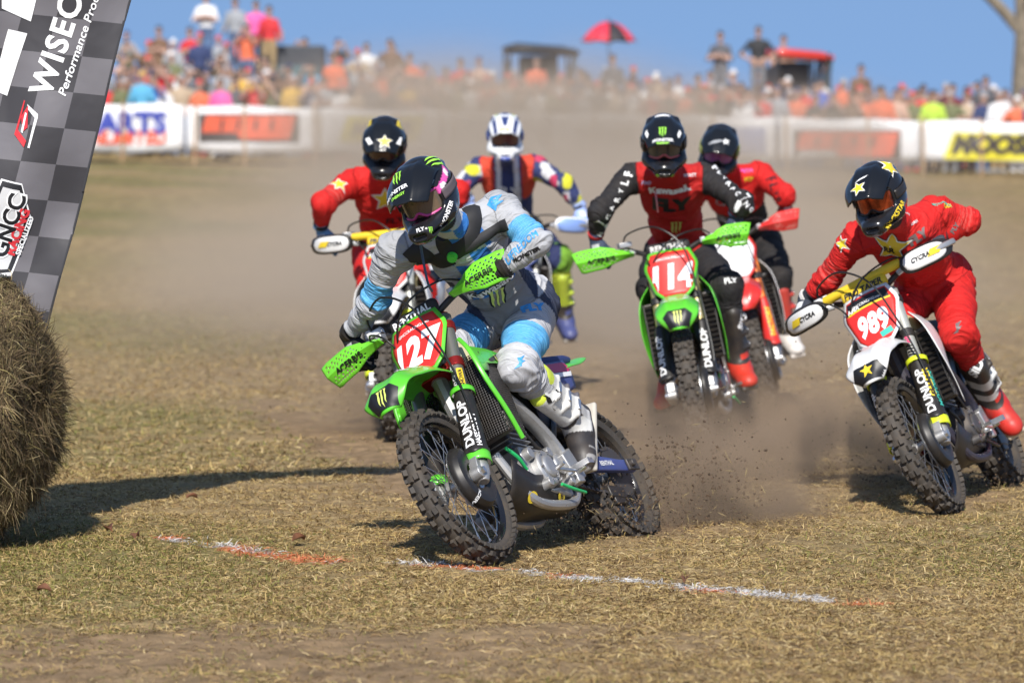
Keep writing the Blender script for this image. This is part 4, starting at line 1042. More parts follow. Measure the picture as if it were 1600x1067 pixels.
KX = dict(kind='kx', plastic=green, fender=green, shroud=green, plate=green, plate_bg=red_print, guard=blk, guard_end=green, fork=grey_fork, hg='vented', hgm=green_hg, pad=pad_blk, side=blue_p, rfender=green, seat=seat_blue, tank=cream, hose=M('green_hose', (.02, .42, .12), .4), swing=blue_p, clamp=red_anod, cguide=blk, det=True)
HU = dict(kind='husky', plastic=white_p, fender=white_p, shroud=white_p, plate=white_p, plate_bg=red_print, guard=blk, guard_end=lime_p, fork=pale_fork, hg='wrap', hgm=white_p, pad=pad_yel, side=white_p, rfender=white_p, seat=seat_blk, tank=cream, frame=navy_frame, engine=dark_eng, det=True, bar=blk)
KB = dict(KX, label='green bike numbered 127 leaning hard into the turn ahead of the others')
B127 = make_bike(KB, (.262, 17.339, R(23.2), R(30.5), R(-4.3), R(-1.7), -.078))
B989 = make_bike(dict(HU, label='white bike numbered 989 with yellow bar pad, leaning in behind the leader'), (2.231, 19.796, R(17.6), R(26.9), R(-.8), R(-1.9), -.071))
B114 = make_bike(dict(KX, label='green bike numbered 114 ridden nearly upright', fork=gold_fork, guard_end=None, seat=seat_blk, swing=alu, clamp=blk, side=green, mesh=False), (1.133, 23.061, R(8.3), R(13), R(-1.3), R(5.8), -.065))
BROCK = make_bike(dict(HU, label='white bike half hidden behind the rider in grey and blue', det=False), (-.50, 24.1, R(9), R(7), 0, R(2), -.065))
BYZ = make_bike(dict(HU, label='white bike with blue hand guards, farthest back in the dust', kind='yz', plastic=white_p, fender=blue_p, plate=blue_p, plate_bg=white_print, guard=blk, guard_end=None, hgm=M('pale_blue_plastic', (.22, .34, .68), .4), hgb=white_p, pad=pad_blk, frame=alu, engine=alu, seat=blue_p, det=False), (.0, 28.4, R(3), R(-5), 0, R(-1), -.065))
BRED = make_bike(dict(HU, label='red and orange bike half hidden behind the green bike 114', kind='crf', plastic=red_p, fender=red_p, shroud=white_p, plate=red_p, plate_bg=white_print, guard=red_p, guard_end=None, fork=orange_p, hg='vented', hgm=red_p, pad=pad_blk, frame=alu, engine=alu, side=white_p, rfender=red_p, det=False), (1.62, 26.3, R(3), R(14), 0, R(0), -.065))

def HR(f, u): return frame(A(*f), A(*u))
hv_black = M('visor_black', (.009, .010, .012), .22, coat=.2, spec=.35)
S127 = dict(slim=.93, label='person in grey and sky-blue riding gear with black helmet on bike 127', paint=p_main, hpaint=hp_main, bpaint=bp_white, gpaint=gp((.014, .014, .016), (.55, .56, .58)), HR=HR((-.30, -.84, -.40), (-.42, -.28, .88)), visor=hv_black, gframe=M('pink_frame', (.50, .05, .24), .35), strap=M('grey_strap', (.10, .08, .09), .7), toeL=A(.97, -.10, -.30), cuff=blk,
            lens=M('clear_lens', (.16, .12, .08), .05, coat=.5, alpha=.72))
R127 = make_rider(S127, B127, dict(head=pt(666, 306, 17.0), neck=pt(706, 352, 17.28), shL=pt(782, 326, 17.36), shR=pt(612, 392, 17.30), elL=pt(838, 378, 17.22), elR=pt(584, 474, 17.46), pelvis=pt(800, 478, 17.72),
             hpL=pt(836, 482, 17.70), hpR=pt(765, 505, 17.82), anL=pt(893, 650, 17.66), knL=pt(807, 574, 17.34), knR=pt(700, 548, 17.42)), .0058)
S989 = dict(slim=.93, gl=.66, label='person in all red riding gear with black star helmet on bike 989', paint=p_989, hpaint=hp_black, bpaint=bp_sidi, gpaint=gp((.03, .035, .05)), HR=HR((-.36, -.84, -.34), (-.36, -.26, .90)), visor=hv_black, strap=blk, lens=M('fire_lens', (.42, .07, .02), .12, .75, coat=.4, var=(18, .8)), toeL=A(.93, .35, -.2), cuff=M('white_cuff', (.7, .68, .66), .7))
R989 = make_rider(S989, B989, dict(head=pt(1373, 306, 19.35), neck=pt(1402, 352, 19.65), shL=pt(1462, 330, 19.8), shR=pt(1336, 372, 19.75), elL=pt(1514, 346, 19.85), elR=pt(1294, 436, 19.9), pelvis=pt(1462, 440, 20.1),
             hpL=pt(1490, 452, 20.05), hpR=pt(1430, 462, 20.15), anL=pt(1543, 614, 20.1), knL=pt(1497, 518, 19.75), knR=pt(1400, 505, 19.75)), .0066)
S114 = dict(slim=.96, label='person in red jersey with black sleeves and black helmet on bike 114', paint=p_plain((.44, .012, .012), (.018, .018, .021), (.018, .018, .021), (.016, .016, .019)), hpaint=hp_black, bpaint=bp_red((.018, .018, .02), (.60, .03, .015), (.05, .045, .04), (.018, .018, .02)), gpaint=gp((.04, .055, .10)), HR=HR((-.02, -.94, -.32), (-.04, -.32, .95)), visor=hv_black, gframe=M('red_white_frame', (.55, .12, .12), .4), toeL=A(.92, .3, -.25), toeR=A(.92, -.3, -.25), cuff=M('red_cuff', (.50, .02, .02), .7),
            lens=M('smoke_lens', (.07, .06, .05), .06, coat=.6))
R114 = make_rider(S114, B114, dict(head=pt(1037, 224, 22.65), neck=pt(1045, 265, 22.95), shL=pt(1103, 277, 23.05), shR=pt(986, 275, 23.0), elL=pt(1160, 318, 22.85), elR=pt(938, 330, 22.85), pelvis=pt(1062, 392, 23.5),
             hpL=pt(1088, 400, 23.45), hpR=pt(1035, 402, 23.45), knL=pt(1136, 448, 23.05), knR=pt(1020, 452, 23.0)), .0075)
SROCK = dict(label='person in red riding gear and black star helmet behind the leader', paint=p_989, hpaint=hp_rock, bpaint=bp_red((.6, .6, .6), (.6, .6, .6), (.5, .45, .4), (.02, .02, .02)), gpaint=gp((.15, .3, .5)), HR=HR((-.08, -.86, -.45), (-.02, -.45, .88)), visor=hv_black, strap=blk, lens=M('amber_lens', (.07, .02, .015), .06, coat=.6))
RROCK = make_rider(SROCK, BROCK, dict(head=pt(601, 226, 23.65), neck=pt(603, 268, 23.95), shL=pt(662, 280, 24.05), shR=pt(548, 285, 24.0), elL=pt(715, 300, 23.85), elR=pt(505, 318, 23.8), pelvis=pt(604, 392, 24.5),
             hpL=pt(630, 402, 24.45), hpR=pt(580, 402, 24.45), knL=pt(655, 450, 24.05), knR=pt(583, 445, 24.0)), .009)
SYZ = dict(label='person with white helmet and navy, red and yellow gear, farthest rider', paint=p_white, hpaint=hp_white, bpaint=bp_red((.42, .52, .04), (.05, .07, .22), (.3, .28, .26), (.05, .07, .22)), gpaint=gp((.3, .4, .7)), HR=HR((.02, -.97, -.18), (0, -.18, .97)), visor=M('visor_white', (.70, .71, .73), .3, coat=.3), lens=M('dark_red_lens', (.10, .03, .03), .06, coat=.6), strap=blue_p)
RYZ = make_rider(SYZ, BYZ, dict(head=pt(789, 214, 28.0), neck=pt(792, 250, 28.3), shL=pt(836, 260, 28.4), shR=pt(748, 262, 28.4), elL=pt(882, 288, 28.2), elR=pt(712, 300, 28.2), pelvis=pt(800, 356, 28.8),
             hpL=pt(822, 362, 28.75), hpR=pt(778, 362, 28.75), knL=pt(874, 404, 28.2), knR=pt(735, 400, 28.4), anL=pt(880, 486, 28.35)), .011)
SRED = dict(label='person in black and red gear with black helmet behind the rider in black sleeves', paint=p_black, hpaint=hp_black, bpaint=bp_red((.50, .04, .03), (.70, .66, .62), (.6, .55, .5), (.4, .03, .03)), gpaint=gp((.25, .02, .02)), HR=HR((-.10, -.88, -.36), (.10, -.36, .92)), visor=hv_black, lens=M('violet_lens', (.25, .06, .22), .06, coat=.6), strap=M('olive_strap', (.25, .28, .08), .7))
RRED = make_rider(SRED, BRED, dict(head=pt(1124, 234, 25.9), neck=pt(1140, 270, 26.2), shL=pt(1187, 272, 26.25), shR=pt(1095, 288, 26.3), elL=pt(1226, 305, 26.05), elR=pt(1075, 330, 26.1), pelvis=pt(1172, 376, 26.7),
             hpL=pt(1196, 384, 26.65), hpR=pt(1150, 388, 26.7), knL=pt(1216, 432, 26.3), knR=pt(1130, 440, 26.3)), .010)
# ---------------------------------------------------------------- lettering and emblems
def T_(txt, **k):
    key = ('txt', txt, tuple(sorted(k.items()))); return share(key, lambda: text_shape(txt, **k))
Yv = A(0, 1, 0)
def fit_w(shape, wdt): return wdt/(shape[0][:, 0].max()-shape[0][:, 0].min())
def fit_h(shape, h): return h/(shape[0][:, 1].max()-shape[0][:, 1].min())
def number(B, txt, top, hgt=.155, shear=.18, sx=.80, zc=-.016):
    pc = fp(.735+zc, 0, .10); sh = T_(txt, bold=.05, shear=shear, sx=sx, space=1.06); s = fit_h(sh, hgt)
    put(B, B['plate_bg'], sh, s, white_print, pc, FN, Yv, name='number', parent=B['plate'], cuts=8)
    sh = T_(top, bold=.02, sx=.95); put(B, B['plate_bg'], sh, fit_w(sh, .155), white_print, fp(.735+.094, 0, .10), FN, Yv, name='lettering', parent=B['plate'], cuts=10)
number(B127, '127', 'GNCCRACING.com'); number(B114, '114', 'GNCCRACING.com'); number(B989, '989', 'GNCCRACING.com', .120, .12, sx=.68, zc=-.026); number(BROCK, '1', 'GNCCRACING.com', zc=-.02)
for B in (B989, BROCK):
    bar = poly_shape([(-.108, -.022), (.108, -.022), (.100, .026), (-.100, .026)]); put(B, B['plate_bg'], bar, 1, black_print, fp(.735+.098, 0, .1), FN, Yv, name='black_band', parent=B['plate'], eps=.001)
    bar = poly_shape([(-.112, -.005), (.112, -.005), (.112, .005), (-.112, .005)]); put(B, B['plate_bg'], bar, 1, yellow_print, fp(.735+.071, 0, .1), FN, Yv, name='yellow_line', parent=B['plate'], eps=.001)
    sh = T_('AMA', bold=.03); put(B, B['plate_bg'], sh, .03, white_print, fp(.735+.085, -.075, .1), FN, Yv, name='lettering', parent=B['plate'], eps=.0022)
def quad(w_, h, sk=0): return poly_shape([(-w_/2-sk, -h/2), (w_/2-sk, -h/2), (w_/2+sk, h/2), (-w_/2+sk, h/2)])
put(B989, B989['plate_bg'], quad(.06, .03), 1, teal_print, fp(.735-.098, .045, .1), FN, Yv+FU*.2, name='teal_patch', parent=B989['plate'], eps=.001)
for B in (B127, B114):
    hx = [(-.085, .02), (-.05, .055), (.05, .055), (.085, .02), (.055, -.05), (-.055, -.05)]
    fc = A(.966, 0, .785); fnn = unit(A(.91, 0, .42)); up_ = unit(A(-.42, 0, .91))
    put(B, B['fender'], poly_shape(hx), .9, black_print, fc, fnn, Yv, name='dark_panel', cuts=22, eps=.004)
    put(B, B['fender'], poly_shape(*CLAW), .040, claw_yellow, fc, fnn, Yv, name='claw_emblem', cuts=12, eps=.0065)
    for sg in (1, -1):
        sh = T_('ENGINE ICE', bold=.03); put(B, B['fender'], sh, fit_w(sh, .085), white_print, A(.74, .07*sg, .9), A(.2, .3*sg, 1), unit(A(-.6, 0, .2))*sg*1.0+Yv*.55, name='lettering', eps=.004)
        sh = T_('RHINO', bold=.03); put(B, B['fender'], sh, fit_w(sh, .07), white_print, A(.83, .06*sg, .88), A(.3, .3*sg, 1), unit(A(-.6, 0, .2))*sg+Yv*.55, name='lettering', eps=.004)
    sh = T_('PRO CIRCUIT', bold=.03, sx=.8); put(B, B['fender'], sh, fit_w(sh, .13), white_print, A(.64, 0, .90), A(.1, 0, 1), Yv, name='lettering', eps=.004)
def fork_print(B, sg, txt, col, t, off, h, L=None, rev=False, bold=.03):
    g = B[f'guard{sg}']; sh = T_(txt, bold=bold, sx=1.15); s = fit_h(sh, h) if L is None else fit_w(sh, L)
    th = R(20)*sg+off; n = FN*math.cos(th)+Yv*math.sin(th); U = -FU if rev else FU
    put(B, g, sh, s, col, fp(t, .105*sg)+n*.05, n, U, name='lettering', cuts=8, eps=.003, reach=.03)
for B in (B127, B989, B114, BROCK):
    for sg in (1, -1): fork_print(B, sg, 'DUNLOP', white_print, .29, -R(14)*1, .034 if B is B127 else .03, L=.235)
fork_print(B127, 1, 'HASECRAFT', white_print, .25, R(32), .022, L=.17)
fork_print(B989, 1, 'GALFER', yellow_print, .33, R(26), .02, L=.16); fork_print(B989, 1, 'MOTOREX', teal_print, .30, R(60), .02, L=.2)
fork_print(BRED, 1, 'FACTORY', yellow_print, .3, 0, .03, L=.2)
# upper fork tubes
def leg_of(B, sg): return sorted([c for c in B['root'].children if c.name.startswith('fork_leg')], key=lambda c: c.name)[0 if sg > 0 else 1]
lg = leg_of(B127, 1)
def tube_print(B, sg, txt, col, t, ang, L, bg=None, rev=False):
    o = leg_of(B, sg); n = FN*math.cos(ang)+Yv*math.sin(ang); sh = T_(txt, bold=.03); s = fit_w(sh, L)
    if bg: put(B, o, quad(L*1.15, .024), 1, bg, fp(t, .105*sg)+n*.03, n, FU, name='sticker', reach=.02, cuts=6)
    put(B, o, sh, s, col, fp(t, .105*sg)+n*.03, n, -FU if rev else FU, name='lettering', reach=.02, eps=.0025)
tube_print(B127, 1, 'PRO CIRCUIT', white_print, .54, R(-8), .13); tube_print(B127, 1, 'SHOWA', black_print, .53, R(48), .085, yellow_print)
tube_print(B989, 1, 'WP', M('pink_red_print', (.72, .05, .16), .4), .58, R(10), .05)
for k in range(4): put(B989, leg_of(B989, 1), quad(.008, .036, 0), 1, black_print, fp(.50+.016*k, .105)+FN*.03, FN, FU+Yv*.35, name='stripe', reach=.02)
tube_print(B114, 1, 'SHOWA', white_print, .54, R(0), .10); tube_print(B114, -1, 'SHOWA', white_print, .54, R(0), .10)
# hand guards, disc guard, bar pads, swingarm
for B in (B127, B114):
    for sg in (1, -1):
        sh = T_('ACERBIS', bold=.035, shear=.1, sx=1.25); put(B, B[f'hg{sg}'], sh, fit_w(sh, .135 if sg > 0 else .16), black_print, A(.32, (.325 if sg > 0 else -.365), 1.172-(.0 if sg > 0 else .006)), A(1, .1*sg, -.25), A(-.1*sg*0, 1, -.05*sg), name='lettering', cuts=8, eps=.003)
    sh = T_('RENTHAL', bold=.035); put(B, B['pad'], sh, fit_w(sh, .19), white_print if B is B127 else pad_red, A(.38, 0, 1.172), A(1, 0, .3), Yv, name='lettering')
sh = T_('ACERBIS', bold=.03); put(B127, B127['dguard'], sh, fit_w(sh, .075), white_print, FAX+A(.075, .09, -.10), A(.25, 1, -.1), A(-.6, .0, .75)*-1, name='lettering', eps=.005, reach=.05)
for B in (B989, BROCK):
    for sg in (1, -1):
        o = B[f'hg{sg}']; nn = A(1, .25*sg, 0)
        put(B, o, quad(.06, .03, .012), 1, yellow_print, A(.33, .372*sg, 1.18), nn, Yv, name='yellow_flash', eps=.004); sh = T_('CYCRA', bold=.04, shear=.3)
        put(B, o, sh, fit_w(sh, .09), black_print, A(.34, .300*sg, 1.18), nn, Yv, name='lettering', eps=.004)
    sh = T_('PRO TAPER', bold=.04, shear=.2); put(B, B['pad'], sh, fit_w(sh, .20), black_print, A(.38, 0, 1.175), A(1, 0, .3), Yv, name='lettering')
    put(B, B['fender'], poly_shape([(-.09, -.045), (.09, -.045), (.06, .03), (-.06, .03)]), 1, black_print, A(.966, 0, .785), A(.91, 0, .42), Yv, name='dark_panel', cuts=22, eps=.004)
    put(B, B['fender'], poly_shape(star_pts()), .034, yellow_print, A(.966, 0, .785), A(.91, 0, .42), Yv, name='star_emblem', cuts=4, eps=.006)
    sh = T_('H', bold=.05); put(B, B['fender'], poly_shape([(-1, 1), (-.6, .5), (0, .8), (.6, .5), (1, 1), (.85, -.8), (0, -1.1), (-.85, -.8)]), .028, black_print, A(.80, -.055, .9), A(.25, -.25, 1), Yv, name='crest', eps=.004)
    put(B, B['fender'], sh, .035, white_print, A(.80, -.055, .9), A(.25, -.25, 1), Yv, name='lettering', eps=.006)
sh = T_('RENTHAL', bold=.03); put(B127, B127['swing'], sh, fit_w(sh, .13), white_print, A(-.52, .13, .42), A(0, 1, 0), A(-1, 0, .02), st=False, name='lettering', eps=.003)
for x in (.30, .02):
    el = poly_shape([(1.5*math.cos(a), math.sin(a)) for a in np.linspace(0, 2*math.pi, 24)[:-1]]); put(B127, B127['skid'], el, .022, yellow_print, A(x, .125, .28), A(.3, 1, -.2), A(-1, 0, .1), st=False, name='oval_badge', eps=.004)
    sh = T_('P3', bold=.05); put(B127, B127['skid'], sh, .026, black_print, A(x, .125, .28), A(.3, 1, -.2), A(-1, 0, .1), st=False, name='lettering', eps=.006)
put(B127, B127['side1'], quad(.42, .045, .02), 1, M('crimson_print', (.55, .02, .10), .4), A(-.40, .13, .86), A(0, 1, .2), A(-1, 0, .12), st=False, name='red_stripe', eps=.006, cuts=8)
put(B127, B127['side1'], quad(.40, .02, .01), 1, white_print, A(-.40, .13, .825), A(0, 1, .2), A(-1, 0, .12), st=False, name='white_stripe', eps=.006, cuts=8)
for sg in (1,):
    put(B127, B127['shroud1'], quad(.25, .035, .01), 1, black_print, A(.22, .19, .87), A(.2, 1, .1), A(-.9, 0, .25), st=False, name='dark_panel', eps=.004, reach=.1, cuts=8)
    put(B127, B127['shroud1'], poly_shape(*CLAW), .02, claw_yellow, A(.24, .19, .865), A(.2, 1, .1), A(-.9, 0, .25), st=False, name='claw_emblem', eps=.006, reach=.1)

# --- riding gear
def on(o, txt, px, py, ang, wpx, Y, mat, bold=.03, parent=None, name='lettering', eps=.002, **k):
    sh = T_(txt, bold=bold, **k); return lay(o, sh, fit_w(sh, wpx*Y/FPX), mat, name=name, at=(px, py), ang=ang, eps=eps, parent=parent, cuts=16)
def shp(o, sh, px, py, ang, size, mat, name='emblem', eps=.002, parent=None): return lay(o, sh, size, mat, name=name, at=(px, py), ang=ang, eps=eps, parent=parent, cuts=12)
grey_print = M('grey_print', (.30, .31, .33), .5); sky_print = M('sky_blue_print', (.05, .30, .66), .5); pink_print = M('pink_print', (.7, .1, .4), .5)
b, h, v = R127['body'], R127['helmet'], R127['visor']
claw = poly_shape(*CLAW); star = poly_shape(star_pts()); starb = poly_shape(star_pts(1.22, .46))
shp(v, claw, 620, 280, 8, .036, claw_green, 'claw_emblem', .003, h); on(v, 'MONSTER', 618, 300, 15, 46, 17, white_print, parent=h, eps=.003); on(v, 'ENERGY', 622, 307, 15, 26, 17, claw_green, parent=h, eps=.003)
shp(h, claw, 677, 250, -62, .046, claw_green, 'claw_emblem', .003); shp(h, poly_shape([(-1, -.4), (-.6, .45), (1, .4), (.6, -.5)]), 651, 275, 38, .040, white_print, 'white_flash', .003); on(h, 'FLY', 651, 275, 38, 21, 17, black_print, eps=.0045, shear=.3)
shp(h, poly_shape([(-1, -.15), (-.8, .2), (1, .15), (.8, -.2)]), 625, 254, 26, .034, white_print, 'white_flash', .003); shp(h, quad(.06, .012, .006), 667, 288, 24, 1, grey_print, 'grey_flash', .003)
on(h, 'MONSTER', 699, 332, 62, 44, 17, white_print, eps=.003); on(h, 'FLY', 657, 359, 14, 13, 17, white_print, eps=.003); shp(h, claw, 673, 360, 12, .013, claw_green, 'claw_emblem', .003)
on(b, 'Kawasaki', 768, 450, 33, 80, 17.4, black_print, bold=.10, eps=.002); on(b, 'Kawasaki', 768, 450, 33, 78, 17.4, white_print, bold=.03, eps=.0035)
shp(b, poly_shape(*[[(x*1.25, y*1.12) for x, y in c] for c in CLAW]), 777, 466, 14, .058, black_print, 'dark_claw', .002); shp(b, claw, 777, 466, 14, .056, claw_yellow, 'claw_emblem', .0035)
shp(b, poly_shape([(-1.1, .2), (-.2, .9), (1, .75), (.2, .25), (.9, .05), (-.1, -.2), (-.5, -.8)]), 777, 318, 20, .034, sky_print, 'wing_emblem'); on(b, 'AMT.', 742, 339, 24, 20, 17.3, black_print); on(b, 'OXEN', 736, 322, 24, 14, 17.3, black_print)
on(b, 'UFREDOM', 815, 384, 36, 62, 17.2, sky_print, sx=.8, shear=.2); on(b, 'MONSTER', 822, 398, 34, 40, 17.2, black_print, bold=.06)
on(b, 'WP', 645, 396, 14, 16, 17.2, grey_print); on(b, 'FLY', 834, 480, 24, 44, 17.6, sky_print, bold=.07, shear=.15, sx=1.2)
shp(b, poly_shape([(-1, -.5), (-.1, .1), (-.2, .9), (.9, 1.0), (.3, .5), (.9, .4), (.2, 0), (.1, -.4)]), 813, 568, 20, .030, sky_print, 'wing_emblem')
shp(R127['bootL'], poly_shape(star_pts(1, .45, .3)), 868, 620, -40, .055, black_print, 'star_outline', .002); shp(R127['bootL'], poly_shape(star_pts(1, .45, .3)), 868, 620, -40, .038, M('boot_white_print', (.66, .66, .64), .5), 'star_fill', .0035)
# harness of the drink pack
web = M('black_webbing', (.016, .016, .018), .7, bump=(300, .3, .002))
HN = ribbon(b, [(728, 288), (734, 318), (740, 350), (728, 380), (708, 396)], .075, web, 'shoulder_strap', .009)
ribbon(b, [(706, 400), (735, 385), (768, 364), (792, 350)], .050, web, 'side_strap', .008); ribbon(b, [(704, 402), (680, 408), (655, 400), (640, 386)], .085, web, 'chest_strap', .009); ribbon(b, [(705, 398), (696, 388), (690, 372)], .065, web, 'chest_panel', .010)
gq = poly_shape([(math.cos(a), math.sin(a)) for a in np.linspace(0, 2*math.pi, 20)[:-1]]); lime_m = M('lime_clip', (.08, .62, .06), .4)
P0, N0 = hit(b, 707, 398); N0 = N0 if N0@(P0-CAMP) < 0 else -N0; pb_ = np.array(b.matrix_world)[:3, 3]
MB().tube([P0-pb_+N0*.012, P0-pb_+N0*.030], [.022, .020], 20).build('harness_clip', lime_m, b); MB().tube([P0-pb_+N0*.028, P0-pb_+N0*.034], [.013, .012], 16).build('clip_button', lime_m, b)
MB().tube(spline([pt(648, 345, 16.93)-pb_, pt(655, 372, 17.0)-pb_, pt(660, 400, 17.05)-pb_, pt(668, 440, 17.06)-pb_, pt(675, 455, 17.1)-pb_], 20), .0055, 8).build('drink_tube', M('blue_tube', (.03, .07, .14), .4), b)
# 989
b, h, v = R989['body'], R989['helmet'], R989['visor']
def star2(o, px, py, ang, r, parent=None, e=.003): shp(o, starb, px, py, ang, r, white_print, 'star_outline', e, parent); shp(o, star, px, py, ang, r, yellow_print, 'star_emblem', e+.0015, parent)
star2(v, 1341, 295, 18, .034, h); star2(h, 1390, 262, -30, .046); shp(h, quad(.055, .02, .012), 1367, 284, 42, 1, white_print, 'white_flash', .003); on(h, 'FLY', 1367, 284, 42, 15, 19.4, black_print, eps=.0045)
on(h, 'ROCKSTAR', 1400, 335, 52, 56, 19.4, yellow_print, eps=.003); shp(v, quad(.05, .008, .01), 1346, 280, 18, 1, white_print, 'white_flash', .003, h)
shp(b, starb, 1393, 388, 6, .085, black_print, 'star_outline'); shp(b, poly_shape(star_pts(1.12, .44)), 1393, 388, 6, .085, white_print, 'star_edge', .003); shp(b, star, 1393, 388, 6, .085, yellow_print, 'star_emblem', .004); on(b, 'RR', 1390, 390, 6, 18, 19.6, black_print, eps=.0055, bold=.05)
star2(b, 1317, 381, 12, .036); on(b, 'H', 1452, 305, 12, 20, 19.6, white_print, bold=.08); on(b, 'FLY', 1436, 370, 30, 34, 19.6, M('gunmetal_print', (.16, .12, .12), .5), bold=.07); on(b, 'FLY', 1492, 356, 60, 17, 19.5, M('gunmetal_print'), bold=.05)
on(b, 'NOREX', 1428, 348, 32, 18, 19.6, white_print); on(b, 'MOTOREX', 1470, 318, 22, 26, 19.7, teal_print); on(b, 'ODI', 1480, 322, 22, 16, 19.7, yellow_print); on(b, '6D', 1418, 334, 20, 9, 19.6, white_print)
shp(b, poly_shape([(-1, -.5), (-.1, .1), (-.2, .9), (.9, 1.0), (.3, .5), (.9, .4), (.2, 0), (.1, -.4)]), 1496, 516, 20, .026, M('gunmetal_print'), 'wing_emblem')
on(R989['bootL'], 'SIDI', 1525, 575, 62, 34, 19.8, white_print, bold=.05); P0, N0 = hit(b, 1470, 382)
MB().box(R989['J']['wrL']+(R989['J']['elL']-R989['J']['wrL'])*.10-np.array(b.matrix_world)[:3, 3]+A(-.01, -.045, .015), (.042, .012, .036), rz(.2)).build('watch', white_p, b, bevel=.005); MB().box(R989['J']['wrL']+(R989['J']['elL']-R989['J']['wrL'])*.10-np.array(b.matrix_world)[:3, 3]+A(-.012, -.052, .015), (.030, .006, .024), rz(.2)).build('watch_face', blk_gloss, b)
# 114
b, h, v = R114['body'], R114['helmet'], R114['visor']
shp(v, claw, 1035, 207, 0, .034, claw_green, 'claw_emblem', .003, h); on(v, 'MONSTER', 1036, 219, 0, 32, 22.6, white_print, parent=h, eps=.003); on(v, 'ENERGY', 1036, 224, 0, 20, 22.6, claw_green, parent=h, eps=.003)
for s_ in (1, -1):
    shp(h, claw, 1036+27*s_, 184, -40*s_, .028, claw_green, 'claw_emblem', .003); shp(v, quad(.045, .018, .008*s_), 1036+25*s_, 210, 48*s_, 1, white_print, 'white_flash', .003, h); shp(h, claw, 1039+12*s_, 275, 20*s_, .014, claw_green, 'claw_emblem', .003)
shp(h, poly_shape([(1.6*math.cos(a), .4*math.sin(a)) for a in np.linspace(0, 2*math.pi, 16)[:-1]]), 1035, 181, 0, .026, white_print, 'white_flash', .003)
on(b, 'Kawasaki', 1046, 298, 8, 64, 22.9, white_print, bold=.05); on(b, 'FLY', 1050, 322, 4, 62, 22.9, black_print, bold=.07, sx=1.1); shp(b, claw, 1056, 356, 4, .05, claw_yellow, 'claw_emblem'); on(b, 'HYATT', 1078, 274, 10, 22, 22.9, white_print); on(b, 'FMF', 1010, 286, -4, 15, 22.9, M('lilac_print', (.5, .35, .55), .5))
for i, c in enumerate('FLYRACIN'): on(b, c, 982-6*i-(2 if i > 3 else 0), 272+13.4*i, 75, 8, 22.8, white_print, bold=.04)
for i, c in enumerate('FLYRACING'): on(b, c, 1118+7.0*i, 262+8.2*i, -50, 8, 22.8, white_print, bold=.04)
MB().tube(spline([pt(1024, 300, 22.78)-np.array(b.matrix_world)[:3, 3], pt(1026, 315, 22.76)-np.array(b.matrix_world)[:3, 3], pt(1028, 332, 22.78)-np.array(b.matrix_world)[:3, 3]], 8), .005, 6).build('kill_lanyard', M('pink_cord', (.6, .2, .2), .5), b)
on(b, 'FLY', 1142, 438, 10, 20, 23, white_print); on(R114['bootL'], 'SIDI', 1160, 500, 62, 30, 23, white_print, bold=.05)
# others
b, h, v = RROCK['body'], RROCK['helmet'], RROCK['visor']
star2(v, 601, 222, 0, .038, h)
for s_ in (1, -1): shp(v, quad(.03, .05, .014*s_), 601+24*s_, 221, 0, 1, white_print, 'white_flash', .003, h)
star2(b, 530, 288, 14, .045); star2(b, 602, 312, 0, .07); on(b, 'FLY', 618, 345, 0, 30, 24, black_print)
b, h = RRED['body'], RRED['helmet']
shp(RRED['visor'], star, 1134, 222, 10, .026, white_print, 'white_flash', .003, h); shp(RRED['visor'], poly_shape([(1.6*math.cos(a), .4*math.sin(a)) for a in np.linspace(0, 2*math.pi, 16)[:-1]]), 1118, 222, 14, .026, grey_print, 'grey_flash', .003, h)
on(b, 'BETA', 1167, 267, 4, 20, 26, pink_print); on(b, 'FCP', 1170, 280, 4, 14, 26, yellow_print); on(b, 'SRT', 1132, 342, 2, 30, 26, grey_print); on(b, 'CRF', 1132, 318, 4, 30, 26, grey_print)
for i, c in enumerate('FLYR'): on(b, c, 1205+4*i, 280+11*i, -70, 9, 26, black_print)
navy_hel = M('navy_lacquer', (.03, .05, .16), .3); b = RYZ['body']; shp(RYZ['visor'], poly_shape([(-.3, .9), (.3, .9), (.12, -.2), (-.12, -.2)], [(1, .7), (.75, .9), (.55, -.9), (.8, -.8)], [(-1, .7), (-.75, .9), (-.55, -.9), (-.8, -.8)]), 789, 194, 0, .085, navy_hel, 'navy_flash', .003, RYZ['helmet']); on(b, 'FLY', 795, 300, 0, 34, 28, white_print); on(RYZ['visor'], 'STR', 789, 203, 0, 16, 28, lime_p, parent=RYZ['helmet'], eps=.003)
# ---------------------------------------------------------------- round bale
hay_m = M('hay', attr=True, rough=.85, spec=.2)
bc, ba = A(-2.06, 17.62, .56), rz(R(-12))       # middle of the end face; local x is the axis, pointing out of the face
prof = spline([(.12, 0, 0), (.11, .18, 0), (.06, .36, 0), (-.04, .47, 0), (-.18, .54, 0), (-.5, .575, 0), (-1.15, .57, 0), (-1.25, .4, 0), (-1.27, 0, 0)], 60)
def bale_pt(s, th, lump=True):
    i = s*59; k = np.clip(i.astype(int), 0, 58); f = (i-k)[:, None]; q = prof[k]*(1-f)+prof[k+1]*f
    P = np.stack([q[:, 0], q[:, 1]*np.cos(th), q[:, 1]*np.sin(th)], 1)
    if lump: n = vnoise(P*6, 3)+.5*vnoise(P*15, 4)-.75; e = np.stack([np.full(len(P), .5), np.cos(th), np.sin(th)], 1); P = P+e*(.06*n)[:, None]
    P[:, 2] = np.maximum(P[:, 2], -.557); return P
